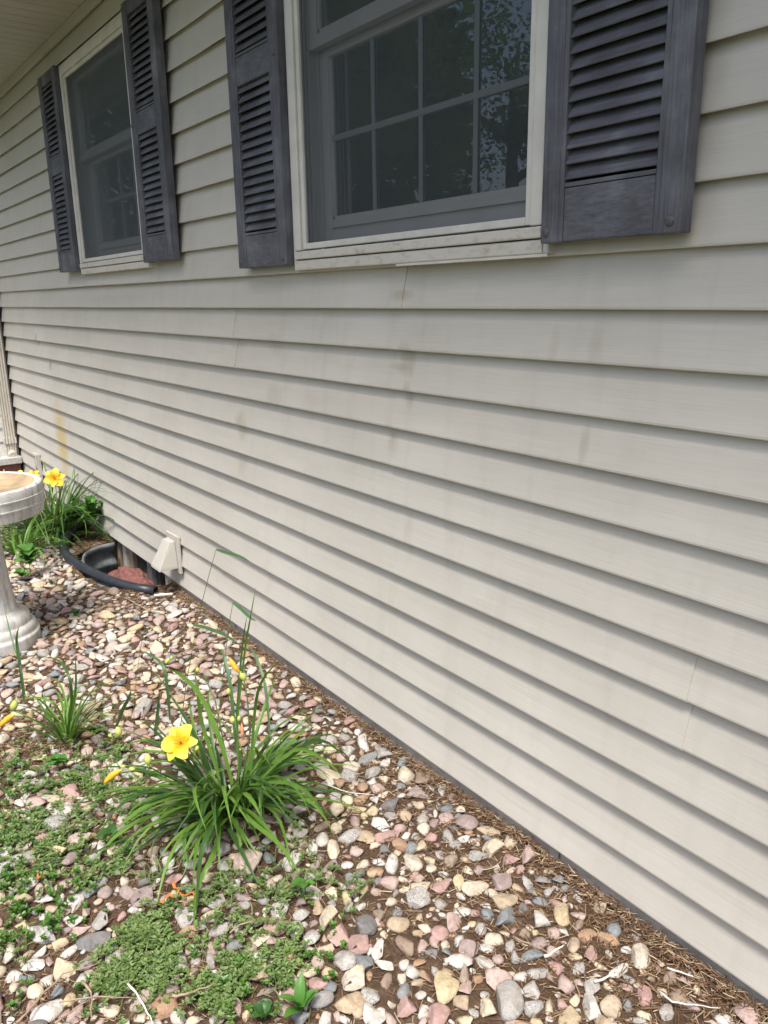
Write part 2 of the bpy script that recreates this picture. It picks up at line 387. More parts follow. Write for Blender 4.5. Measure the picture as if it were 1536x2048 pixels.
# ------------------------------------------------------------------ house
house = empty('house', (0, 0, 0), 'house with beige vinyl lap siding, white windows and an overhanging soffit', 'house')
NW = dict(x0=-2.368, x1=-1.262, z0=1.492, z1=2.600)      # near window
FW = dict(x0=-4.745, x1=-3.692, z0=1.550, z1=2.600)      # far window
ENDX = -7.14; RIGHTX = 1.4
SEAMS = {0: [-5.9, .75], 2: [-3.19], 4: [-5.08, -.843], 6: [-4.15, .4], 8: [-1.875], 10: [-2.90, -6.3], 12: [-6.08, -1.818], 14: [.3], 16: [-3.1], 18: [.1], 20: [-3.0], 22: [-.2]}
def prof(z0, za, zb, off):
    """points (y, z) of one clapboard course that starts at z0, cut to the heights za..zb"""
    pts = []
    if za <= z0+1e-6:
        pts += [(.0215, z0+.012), (.0030, z0+.011), (.0022, z0+.0008), (.0012, z0), (.0003, z0+.0016), (0, z0+.006)]
    else: pts += [(.0200*(za-z0)/S, za)]
    n = 3
    for i in range(1, n+1):
        z = max(za, z0+.006)+(zb-max(za, z0+.006))*i/n; pts.append((.0200*(z-z0)/S, z))
    return [(y-off, z) for y, z in pts]
def board(z0, x0, x1, za, zb, off, slant0, slant1):
    P = prof(z0, za, zb, off); n = max(1, int((x1-x0)/.22)); v = []; f = []
    for i in range(n+1):
        for (y, z) in P:
            t = (z-z0)/S; xx = x0+(x1-x0)*i/n
            if i == 0: xx += slant0*t*t
            if i == n: xx += slant1*t*t
            wz = .0011*mn.noise(Vector((xx*1.1, z0*9, 0))); wy = .0016*mn.noise(Vector((xx*1.7, z0*13, 5)))*math.sin(min(1, max(0, t))*3.14)
            v.append((xx, y+wy, z+wz))
    m = len(P)
    for i in range(n):
        for k in range(m-1): f.append((i*m+k, (i+1)*m+k, (i+1)*m+k+1, i*m+k+1))
    # little end faces so that the laps have thickness
    b = MB(); b.add(v, f)
    for (i, s_) in ((0, 1), (n, -1)):
        for k in range(m-1):
            p, q = Vector(v[i*m+k]), Vector(v[i*m+k+1]); d = Vector((0, .0028, 0))
            b.add([p, q, q+d, p+d], [(0, 1, 2, 3)])
    return b.build('siding_board', M_SID, house)
for k in range(24):
    z0 = k*S; zt = z0+S+.0105
    if k == 23: zt = 2.735
    cuts = sorted(SEAMS[k-k % 2])
    xs = [ENDX]+cuts+[RIGHTX]
    for a in range(len(xs)-1):
        off = .0026*(a % 2); x0 = xs[a]-(.025 if (a > 0 and a % 2 == 0) else 0); x1 = xs[a+1]+(.025 if (a+1 < len(xs)-1 and a % 2 == 0) else 0)
        s0 = .006 if a % 2 else 0; s1 = .006 if a % 2 else 0
        segs = [(x0, x1, z0, zt)]
        for W in (NW, FW):
            wi0, wi1 = W['x0']+.012, W['x1']-.012
            ns = []
            for (p, q, za, zb) in segs:
                if zb <= W['z0']+.01 or za >= W['z1']-.01 or q <= wi0 or p >= wi1: ns.append((p, q, za, zb)); continue
                if p < wi0: ns.append((p, wi0, za, zb))
                if q > wi1: ns.append((wi1, q, za, zb))
                m0, m1 = max(p, wi0), min(q, wi1)
                if za < W['z0']: ns.append((m0, m1, za, W['z0']+.012))
                if zb > W['z1']: ns.append((m0, m1, W['z1']-.012, zb))
            segs = ns
        for (p, q, za, zb) in segs:
            if q-p < .01: continue
            board(z0, p, q, za, zb, off, s0 if p == x0 else 0, s1 if q == x1 else 0)
# sheathing behind the siding, with the two window openings left free
sh = MB()
for (a, b_, c, d) in [(ENDX, RIGHTX, .012, 1.49), (ENDX, FW['x0']+.03, 1.49, 2.9), (FW['x1']-.03, NW['x0']+.03, 1.49, 2.9), (NW['x1']-.03, RIGHTX, 1.49, 2.9),
                      (FW['x0']+.03, FW['x1']-.03, 2.59, 2.9), (NW['x0']+.03, NW['x1']-.03, 2.59, 2.9), (FW['x0']+.03, FW['x1']-.03, 1.49, 1.56)]:
    sh.box(a, b_, .0290, .15, c, d)
sh.build('sheathing', M_DARK, house)
# foundation strip, in cast lengths with open joints
fx = [-3.955, -3.66, -3.1, -2.2, -1.175, -.2, RIGHTX]
for a, b_ in zip(fx[:-1], fx[1:]):
    MB().box(a+.003, b_-.003, .014+.004*random.random(), .25, -.9, .009).build('foundation_block', M_FND, house, bevel=.002)
MB().box(ENDX, -5.02, .02, .25, -.9, .009).build('foundation_block', M_FND, house)
MB().box(-7.3, 1.5, .26, 1.0, -.9, .005).build('foundation_core', M_DARK, house)
# corner trim at the far end (dark J-channel slot)
MB().box(ENDX-.045, ENDX-.002, -.004, .06, -.12, 2.76).build('corner_channel', M_DARK, house)
MB().box(ENDX-.022, ENDX-.012, -.014, -.003, .02, 2.76).build('corner_trim', M_TRIM, house)
# soffit: V-groove panels running out from the wall, trim, fascia, roof
SZ = 2.775
for i, x in enumerate(np.arange(-9.2, 1.6, .1016)):
    MB().add([(x+.004, -.62, SZ), (x+.0976, -.62, SZ), (x+.0976, .0, SZ), (x+.004, .0, SZ), (x, -.62, SZ+.006), (x, 0, SZ+.006), (x+.1016, -.62, SZ+.006), (x+.1016, 0, SZ+.006)],
             [(0, 3, 2, 1), (4, 5, 3, 0), (1, 2, 7, 6)]).build('soffit_panel', M_SOF, house)
MB().box(-9.2, 1.6, -.64, .15, SZ+.008, SZ+.03).build('soffit_backing', M_DARK, house)
MB().box(-7.2, 1.6, -.010, .010, SZ-.048, SZ-.002).build('soffit_channel', M_SOF, house, bevel=.002)
MB().box(-9.2, 1.6, -.66, -.642, SZ-.03, SZ+.16).build('fascia', M_WHITE, house)
MB().add([(-9.3, -.70, SZ+.12), (1.7, -.70, SZ+.12), (1.7, 4, SZ+2.0), (-9.3, 4, SZ+2.0), (-9.3, -.70, SZ+.16), (1.7, -.70, SZ+.16), (1.7, 4, SZ+2.05), (-9.3, 4, SZ+2.05)],
         [(0, 1, 2, 3), (7, 6, 5, 4), (0, 4, 5, 1), (1, 5, 6, 2), (3, 2, 6, 7), (0, 3, 7, 4)]).build('roof', M_ROOF, house)
MB().box(-9.2, 1.5, 3.9, 4.0, -.5, SZ+1.9).build('wall', M_SID, house)
MB().box(1.4, 1.5, .0, 4, -.5, SZ+.6).build('wall', M_SID, house)

# windows ------------------------------------------------------------
def window(W, glass_r, mx, label):
    x0, x1, z0, z1 = W['x0'], W['x1'], W['z0'], W['z1']
    w = empty('window'); w.parent = house; w['label'] = label
    def P(name, m, *boxes, bevel=.0015):
        b = MB()
        for q in boxes: b.box(*q)
        return b.build(name, m, w, bevel=bevel)
    # outer J-flange and casing
    P('casing', M_TRIM, (x0, x0+.015, -.020, .02, z0, z1), bevel=.002)
    P('casing', M_TRIM, (x1-.015, x1, -.020, .02, z0, z1), bevel=.002)
    P('casing', M_TRIM, (x0+.016, x1-.016, -.020, .02, z1-.016, z1))
    P('casing', M_SILL, (x0+.016, x1-.016, -.024, .02, z0, z0+.030), bevel=.003)
    P('jamb', M_TRIM, (x0+.017, x0+.052, -.026, .12, z0+.060, z1-.018), bevel=.003)
    P('jamb', M_TRIM, (x1-.052, x1-.017, -.026, .12, z0+.060, z1-.018), bevel=.003)
    P('head', M_TRIM, (x0+.053, x1-.053, -.026, .12, z1-.050, z1-.018), bevel=.003)
    P('sill', M_SILL, (x0+.016, x1-.016, -.029, .12, z0+.033, z0+.0575), bevel=.003)
    # screen frame
    a, b_, c, d = x0+.054, x1-.054, z0+.063, z1-.052
    P('screen_frame', M_TRIM, (a, a+.020, -.018, -.004, c, d), bevel=.002)
    P('screen_frame', M_TRIM, (b_-.020, b_, -.018, -.004, c, d), bevel=.002)
    P('screen_frame', M_TRIM, (a+.021, b_-.021, -.018, -.004, c, c+.018), bevel=.002)
    P('screen_frame', M_TRIM, (a+.021, b_-.021, -.018, -.004, d-.018, d), bevel=.002)
    MB().add([(a+.018, -.010, c+.016), (b_-.018, -.010, c+.016), (b_-.018, -.010, d-.016), (a+.018, -.010, d-.016)], [(0, 1, 2, 3)]).build('insect_screen', M_SCREEN, w)
    # side tracks inside
    for s_, xx in ((1, a), (-1, b_)):
        for yy in (.004, .019, .055, .092): P('track', M_SASH, (min(xx, xx+s_*.014), max(xx, xx+s_*.014), yy, yy+.004, c, d), bevel=0)
        P('track_wall', M_SASH, (min(xx-.001, xx+s_*.004), max(xx-.001, xx+s_*.004), 0, .118, c, d), bevel=0)
    mid = 2.135
    # upper sash (outer plane)
    def sash(y0, zb, zt, lb, lt, label=None):
        L, Rr = a+.010, b_-.010
        P('sash_stile', M_SASH, (L, L+.048, y0, y0+.030, zb, zt), bevel=.002)
        P('sash_stile', M_SASH, (Rr-.048, Rr, y0, y0+.030, zb, zt), bevel=.002)
        P('sash_rail', M_SASH, (L+.049, Rr-.049, y0, y0+.030, zb, zb+lb), bevel=.002)
        P('sash_rail', M_SASH, (L+.049, Rr-.049, y0, y0+.030, zt-lt, zt), bevel=.002)
        P('sash_bead', M_SASH, (L+.048, Rr-.048, y0+.006, y0+.020, zb+lb, zb+lb+.010), (L+.048, L+.056, y0+.006, y0+.020, zb+lb, zt-lt), (Rr-.056, Rr-.048, y0+.006, y0+.020, zb+lb, zt-lt), bevel=0)
        gl, gr, gb, gt = L+.054, Rr-.054, zb+lb+.008, zt-lt
        MB().box(gl, gr, y0+.0125, y0+.0135, gb, gt).build('pane', M_GLASS, w)
        for i in range(1, 4):
            xx = gl+(gr-gl)*i/4; P('muntin', M_MUNT, (xx-.0075, xx+.0075, y0+(.006 if label else .016), y0+(.0105 if label else .020), gb, gt), bevel=.001)
        zz = (gb+gt)/2; P('muntin', M_MUNT, (gl, gr, y0+(.0045 if label else .0145), y0+(.0112 if label else .0215), zz-.0085, zz+.0085), bevel=.001)
    sash(.024, mid-.005, z1-.055, .036, .04)
    sash(.060, z0+.070, mid+.018, .082, .045, True)
    P('lift_rail', M_SASH, (a+.06, b_-.06, .052, .0595, z0+.126, z0+.131), bevel=.001)
    # room behind: shade and dark room
    P('roller_shade', M_SHADE, (a+.02, b_-.02, .150, .153, z0+.1, z1-.06), bevel=0)
    r = MB(); r.box(x0+.0, x1-.0, 1.3, 1.32, z0-.02, z1); r.box(x0-.02, x0+.0, .151, 1.32, z0-.02, z1); r.box(x1-.0, x1+.02, .151, 1.32, z0-.02, z1)
    r.box(x0, x1, .151, 1.32, z0-.04, z0-.02); r.box(x0, x1, .151, 1.32, z1, z1+.02); r.build('room_liner', M_ROOM, w)
    return w
window(NW, 0, 4, 'wider near double-hung window with grey insect screen and grille')
window(FW, 0, 4, 'far double-hung window with dark blue-green screen under the soffit')
# little lap in the trim below the near window
p = atY(795, 534, -.02); MB().box(p.x, NW['x1']+.004, -.0262, -.0235, NW['z0']-.007, NW['z0']-.001).build('drip_strip', M_TRIM, house)

# shutters -----------------------------------------------------------
def shutter(x0, x1, z0, z1, label):
    s = empty('shutter', (0, 0, 0), label, 'shutter', 'louvred shutters beside the windows')
    yb, yf = -.022, -.046
    SW = .060
    def P(name, m, q, bevel=.0025): return MB().box(*q).build(name, m, s, bevel=bevel)
    P('stile', M_SHV, (x0, x0+SW, yf, yb+.012, z0, z1)); P('stile', M_SHV, (x1-SW, x1, yf, yb+.012, z0, z1))
    for (xa, xb) in ((x0+SW-.013, x0+SW-.011), (x1-SW+.010, x1-SW+.012)):
        P('stile_bead', M_SHV, (xa, xb, yf-.0012, yf+.001, z0+.002, z1-.002), 0)
    zm0, zm1 = 2.093, 2.178
    P('bottom_rail', M_SHP, (x0+SW+.001, x1-SW-.001, yf+.002, yb+.010, z0+.001, z0+.106)); P('rail_lip', M_SHH, (x0+SW+.001, x1-SW-.001, yf+.0015, yb, z0+.1075, z0+.116), .001)
    P('middle_rail', M_SHP, (x0+SW+.001, x1-SW-.001, yf+.002, yb+.010, zm0, zm1)); P('rail_lip', M_SHH, (x0+SW+.001, x1-SW-.001, yf+.0015, yb, zm1+.0015, zm1+.010), .001)
    P('top_rail', M_SHP, (x0+SW+.001, x1-SW-.001, yf+.002, yb+.010, z1-.055, z1))
    P('backing', M_DARK, (x0+SW-.002, x1-SW+.002, yb+.011, yb+.014, z0+.1, z1-.05), 0)
    me = None
    for (za, zb) in ((z0+.116, zm0), (zm1+.010, z1-.055)):
        n = int(round((zb-za)/.0290)); p = (zb-za)/n
        for i in range(n):
            zz = za+p*i+.0065
            # tilted slat: lower edge forward, upper edge back
            if me is None:
                v = []
                for xx in (x0+SW-.001, x1-SW+.001):
                    v += [(xx, yf+.0035, 0), (xx, yf+.0028, .0015), (xx, yb+.000, p+.0035), (xx, yb+.003, p+.002), (xx, yf+.0055, -.0006)]
                f = [(0, 5, 6, 1), (1, 6, 7, 2), (2, 7, 8, 3), (3, 8, 9, 4), (4, 9, 5, 0), (0, 1, 2, 3, 4), (9, 8, 7, 6, 5)]
                o = MB().add(v, f).build('louver', M_SHH, s, loc=(0, 0, zz)); me = o.data
            else:
                o = bpy.data.objects.new('louver', me); col.objects.link(o); o.parent = s; o.location = (0, 0, zz)
            o.rotation_euler = (random.uniform(-.012, .012), 0, 0)
            o.rotation_euler = (0, 0, 0)
    for (xx, zz) in ((x0+.016, z0+.022), (x1-.022, z0+.022), (x0+.013, 2.135), (x1-.022, 2.137), (x0+.013, z1-.025), (x1-.022, z1-.025)):
        b = MB(); n = 14; V = [(xx, yf-.0055, zz)]
        for (rr, dy) in ((.0055, -.0050), (.0090, -.0032), (.0105, 0)):
            V += [(xx+rr*math.cos(2*math.pi*k/n), yf+dy, zz+rr*math.sin(2*math.pi*k/n)) for k in range(n)]
        F = [(0, 1+(k+1) % n, 1+k) for k in range(n)]
        for r_ in range(2):
            F += [(1+r_*n+k, 1+r_*n+(k+1) % n, 1+(r_+1)*n+(k+1) % n, 1+(r_+1)*n+k) for k in range(n)]
        b.add(V, F).build('screw', M_SCR, s, smooth=True)
    return s
shutter(-2.722, -2.374, 1.511, 2.606, 'narrow-looking slate grey louvred shutter left of the nearer window')
shutter(-1.261, -.918, 1.511, 2.606, 'largest slate grey louvred shutter, right of the nearer window')
shutter(-3.680, -3.338, 1.570, 2.606, 'slate grey louvred shutter right of the far window')
shutter(-5.085, -4.752, 1.572, 2.606, 'smallest slate grey louvred shutter, left of the far window under the soffit')

# wing of the house at the far left: white siding over a capped brick wainscot -------
WX = -7.20
MB().box(WX-.25, WX-.012, -.62, .0, -.3, 2.775).build('wing_wall', M_DARK, house)
for i in range(22):
    z0 = .165+i*.1143
    v = [(WX, -.62, z0), (WX, -.002, z0), (WX-.011, -.002, z0+.1143), (WX-.011, -.62, z0+.1143), (WX-.012, -.62, z0+.001), (WX-.012, -.002, z0+.001)]
    MB().add(v, [(0, 1, 2, 3), (5, 1, 0, 4)]).build('wing_siding_board', M_WHITE, house)
MB().box(WX-.02, WX+.155, -.66, -.006, .105, .163).build('wainscot_cap', M_CAP, house, bevel=.006)
MB().box(WX-.02, WX+.100, -.60, -.012, -.3, .1045).build('brick_backing', M_MORTAR, house)
br = None
for r_ in range(4):
    zz = .098-.056-.066*r_+.0; 
    for i in range(7):
        y1 = -.014-.205*i-(.1 if r_ % 2 else 0); y0 = y1-.195
        if r_ % 2 and i == 0:
            MB().box(WX+.08, WX+.114, -.105, -.014, zz, zz+.054).build('brick', M_BRICK, house, bevel=.003)
        if y0 < -.66: continue
        if br is None:
            o = MB().box(-.034, 0, -.195, 0, 0, .054).build('brick', M_BRICK, house, bevel=.003); br = o
        else: o = br.copy(); col.objects.link(o)
        o.location = (WX+.114+random.uniform(-.002, .002), y1, zz)
# downspout
ds = empty('downspout', (WX+.02, -.06, .163), 'white ribbed metal downspout standing in the far wall corner', 'downspout')
def spout(z0, z1, dx=0, grow=0):
    v = []; n = 0; prof_ = []
    W_, D_ = .078+grow, .058+grow
    for i in range(17):
        t = i/16; prof_.append((D_-(.006 if (i % 4 in (1, 2)) else 0), -W_/2+W_*t))
    pts = [(0, W_/2), (0, -W_/2)]; pts = [(0, -W_/2)]+prof_+[(0, W_/2)]
    for z in (z0, z1): v += [(dx+x, y, z) for x, y in pts]
    m = len(pts); f = [(i, (i+1) % m, m+(i+1) % m, m+i) for i in range(m)]; f.append(tuple(range(m-1, -1, -1))); f.append(tuple(range(m, 2*m)))
    return MB().add(v, f)
spout(.13, 2.60).build('pipe', M_SPOUT, ds); spout(.105, .155, -.004, .012).build('collar', M_SPOUT, ds)
spout(.005, .1045, .002, -.004).build('lower_pipe', M_SPOUT, ds)
t = MB(); t.tube([(.04, 0, .02), (.07, -.002, .012), (.105, -.004, .006)], .034, 12); t.build('elbow', M_SPOUT, ds)
# black round fitting on the wing beside the spout
ft = empty('hose_outlet', (WX+.0, -.20, .22), 'small round black hose outlet low on the white wing wall', 'outlet')
b = MB(); b.tube([(0, 0, 0), (.05, 0, 0)], .012, 12); b.build('pipe', M_BLACK, ft); b = MB(); b.tube([(.05, 0, 0), (.065, 0, 0)], .035, 18); b.build('handwheel', M_BLACK, ft)

# vents ---------------------------------------------------------------
v = empty('dryer_vent', (-3.72, -.004, .17), 'pale plastic dryer vent hood low on the siding above the window well', 'vent')
MB().box(-.078, .078, -.012, .004, -.095, .100).build('flange', M_VENT, v, bevel=.004)
hd = [(-.044, -.013, .074), (.044, -.013, .074), (-.042, -.042, .070), (.042, -.042, .070), (-.060, -.108, -.055), (.060, -.108, -.055), (-.060, -.013, -.055), (.060, -.013, -.055), (-.060, -.110, -.066), (.060, -.110, -.066), (-.060, -.013, -.066), (.060, -.013, -.066)]
MB().add(hd, [(0, 1, 3, 2), (2, 3, 5, 4), (0, 2, 4, 6), (1, 7, 5, 3), (4, 5, 9, 8), (6, 4, 8, 10), (5, 7, 11, 9), (0, 6, 7, 1)]).build('hood', M_VENT, v, bevel=.003)
MB().box(-.054, .054, -.100, -.016, -.061, -.058).build('flap', M_DARK, v)
v = empty('wall_outlet_cover', (-6.46, -.002, .2), 'small pale bracket-shaped cover on the siding behind the far lilies', 'vent cover')
MB().box(-.07, .055, -.03, .004, .055, .075).build('top', M_VENT, v, bevel=.003); MB().box(.030, .055, -.034, .004, -.16, .054).build('side', M_VENT, v, bevel=.003)
MB().box(-.07, -.050, -.02, .004, -.16, .054).build('side', M_VENT, v, bevel=.003); MB().box(-.049, .029, -.008, .004, -.16, .054).build('screen', M_GALV, v)

# ------------------------------------------------------------------ window well
def well_pt(t, grow=0):   # t 0..pi
    c, s_ = math.cos(t), math.sin(t); e = 2/2.6
    return (WELL_C[0]+(WELL_A[0]+grow)*math.copysign(abs(c)**e, c), WELL_C[1]-(WELL_A[1]+grow)*abs(s_)**e)
ww = empty('window_well', (WELL_C[0], -.15, -.6), 'black corrugated plastic window well with a thick rounded rim at the house', 'window well')
def loc(p): return (p[0]-WELL_C[0], p[1]+.15, p[2]+.6)
b = MB(); NT, NZ = 48, 40; V = []
for j in range(NZ+1):
    z = -.60+.575*j/NZ; gr = .028*math.sin(z/.12*2*math.pi+.6)-.026
    for i in range(NT+1): x, y = well_pt(.62+(math.pi-.62)*i/NT, gr); V.append(loc((x, min(y, .012), z)))
F = [(j*(NT+1)+i, j*(NT+1)+i+1, (j+1)*(NT+1)+i+1, (j+1)*(NT+1)+i) for j in range(NZ) for i in range(NT)]
b.add(V, F); o = b.build('shell', M_WELL, ww, smooth=True); o.modifiers.new('t', 'SOLIDIFY').thickness = .004
TP = [(-3.775, -.105), (-3.86, -.165), (-3.95, -.208), (-4.06, -.243), (-4.18, -.27), (-4.30, -.29), (-4.42, -.306), (-4.56, -.314), (-4.70, -.306), (-4.83, -.280), (-4.95, -.236), (-5.05, -.190), (-5.15, -.135), (-5.22, -.085), (-5.29, -.02)]
path = [loc((x, y, -.030+.008*min(1, i/6))) for i, (x, y) in enumerate(TP)]
# hollow hose, its cut end showing
b = MB(); b.tube(path, .026, 16, cap=False)
pin = [Vector(path[0])+(Vector(path[1])-Vector(path[0]))*.0, Vector(path[0])+(Vector(path[1])-Vector(path[0]))*.6]
b.tube(pin, .017, 16, cap=False); n0 = len(b.v)-32
r0 = list(range(16)); b.f += [(k, n0+k, n0+(k+1) % 16, (k+1) % 16) for k in range(16)]; b.m += [0]*16
b.build('rim_hose', M_BLACK, ww, smooth=True)
MB().add([loc(p) for p in [(-4.80, -.34, -.5), (-3.74, -.34, -.5), (-3.74, .02, -.5), (-4.80, .02, -.5)]], [(0, 1, 2, 3)]).build('floor', M_SOIL, ww)
# basement window and its posts, behind the well
def part(name, m, q, bevel=.002): return MB().box(*q).build(name, m, house, bevel=bevel)
part('weathered_post', M_WOOD, (-5.015, -4.885, .022, .12, -.60, .008), .004); part('weathered_post', M_WOOD, (-4.880, -4.790, .034, .12, -.60, .008), .004)
part('red_jamb', M_RED, (-4.785, -4.735, .06, .13, -.60, .008))
part('basement_window_frame', M_CREAM, (-4.730, -4.672, .040, .12, -.60, .008)); part('basement_window_stop', M_WOOD, (-4.668, -4.610, .060, .12, -.60, .008))
part('basement_pane', M_BGLASS, (-4.610, -4.285, .085, .09, -.60, .008), 0)
part('basement_window_frame', M_GALV, (-4.285, -4.225, .035, .12, -.60, .008)); part('basement_pane', M_BGLASS, (-4.22, -3.99, .060, .065, -.60, .008), 0)
part('basement_window_frame', M_WOOD, (-3.987, -3.957, .045, .12, -.60, .008))
# red mulch heap
b = MB(); bm = bmesh.new(); bmesh.ops.create_icosphere(bm, subdivisions=5, radius=1)
for vv in bm.verts:
    p = vv.co.copy(); d = 1+.16*mn.noise(p*2.3)+.12*mn.noise(p*5.5)+.05*mn.noise(p*14); p = p*d
    vv.co = Vector((p.x*.30, p.y*.105, p.z*.13))
me = bpy.data.meshes.new('mulch_heap'); bm.to_mesh(me); bm.free(); me.materials.append(M_HEAP); me.polygons.foreach_set('use_smooth', [True]*len(me.polygons))
o = bpy.data.objects.new('mulch_heap', me); col.objects.link(o); o.location = (-4.20, -.085, -.175); tag(o, 'lumpy heap of reddish brown lava mulch inside the black window well', 'mulch')
b = MB(); b.tube([atZ(308, 1191, -.024), atZ(345, 1188, -.028)], .007, 8); tag(b.build('white_pipe_end', M_BONE), 'thin whitish strip lying at the foundation beside the window well', 'strip')

# ------------------------------------------------------------------ birdbath
BX, BY = -3.68, -.875
bb = empty('birdbath', (BX, BY, -.075), 'weathered white concrete birdbath with a fluted pedestal at the left edge', 'birdbath')
def lathe(pr, n=64, flute=None):
    V = []; 
    for (r_, z) in pr:
        for k in range(n):
            a = 2*math.pi*k/n; rr = r_*(1+(flute(a) if flute else 0)); V.append((rr*math.cos(a), rr*math.sin(a), z))
    m = len(pr); F = [(j*n+k, j*n+(k+1) % n, (j+1)*n+(k+1) % n, (j+1)*n+k) for j in range(m-1) for k in range(n)]
    return MB().add(V, F)
def sharp(o, a=32):
    m = o.modifiers.new('split', 'EDGE_SPLIT'); m.split_angle = R(a); return o
sharp(lathe([(.0, 0), (.183, 0), (.183, .050), (.1835, .056), (.180, .062), (.172, .064), (.170, .067), (.1715, .078), (.170, .092), (.162, .102), (.152, .105), (.151, .108), (.152, .120), (.148, .136), (.138, .148), (.124, .153), (.112, .156), (.104, .168)], 96).build('base', M_BATH, bb, smooth=True), 50)
fl = lambda a: -.05*max(0, math.cos(a*8+.4))**2
lathe([(.106, .160), (.099, .20), (.092, .25), (.086, .32), (.080, .42), (.077, .52), (.080, .58), (.088, .606)], 96, fl).build('column', M_BATH, bb, smooth=True)
sharp(lathe([(.05, .596), (.20, .600), (.262, .604), (.266, .607), (.272, .650), (.2750, .6505), (.2755, .6560), (.2720, .6570), (.2745, .690), (.2770, .6905), (.2772, .6955), (.2735, .6965), (.2735, .722), (.270, .732), (.262, .737), (.250, .737), (.240, .733)], 96).build('bowl', M_BATH, bb, smooth=True), 30)
lathe([(.2405, .734), (.230, .718), (.218, .712), (.205, .709), (.198, .707), (.190, .701), (.15, .695), (.10, .691), (0.001, .689)], 96).build('basin', M_BASIN, bb, smooth=True)

# ------------------------------------------------------------------ stones
def rock(seed, sub):
    bm = bmesh.new(); bmesh.ops.create_icosphere(bm, subdivisions=sub, radius=1)
    r_ = np.random.default_rng(seed); v = np.array([q.co[:] for q in bm.verts]); f = [tuple(x.index for x in q.verts) for q in bm.faces]; bm.free()
    ang = r_.random() < .86
    for i in range(int(r_.integers(8, 15)) if ang else int(r_.integers(2, 5))):
        n = r_.normal(size=3); n /= np.linalg.norm(n); n[2] *= .8; n /= np.linalg.norm(n)
        d = r_.uniform(.34, .66) if ang else r_.uniform(.56, .82); s_ = v@n; m = s_ > d; v[m] -= np.outer((s_[m]-d)*.98, n)
    off = r_.uniform(0, 50, 3)
    for i in range(len(v)):
        p = Vector(v[i]+off); v[i] *= 1+.10*mn.noise(p*1.1)+.03*mn.noise(p*3.0)+.018*mn.noise(p*8)
    v /= np.abs(v).max(axis=0)
    return v, f
ROCK3 = [rock(100+i, 3) for i in range(36)]
ROCK2 = [rock(300+i, 2) for i in range(40)]
ROCK1 = [rock(500+i, 2) for i in range(0)]
rock_me = []
for (v_, f_) in ROCK3:
    me = bpy.data.meshes.new('stone'); me.from_pydata(v_.tolist(), [], f_); me.polygons.foreach_set('use_smooth', [True]*len(f_)); me.materials.append(STONE['grey']); rock_me.append(me)

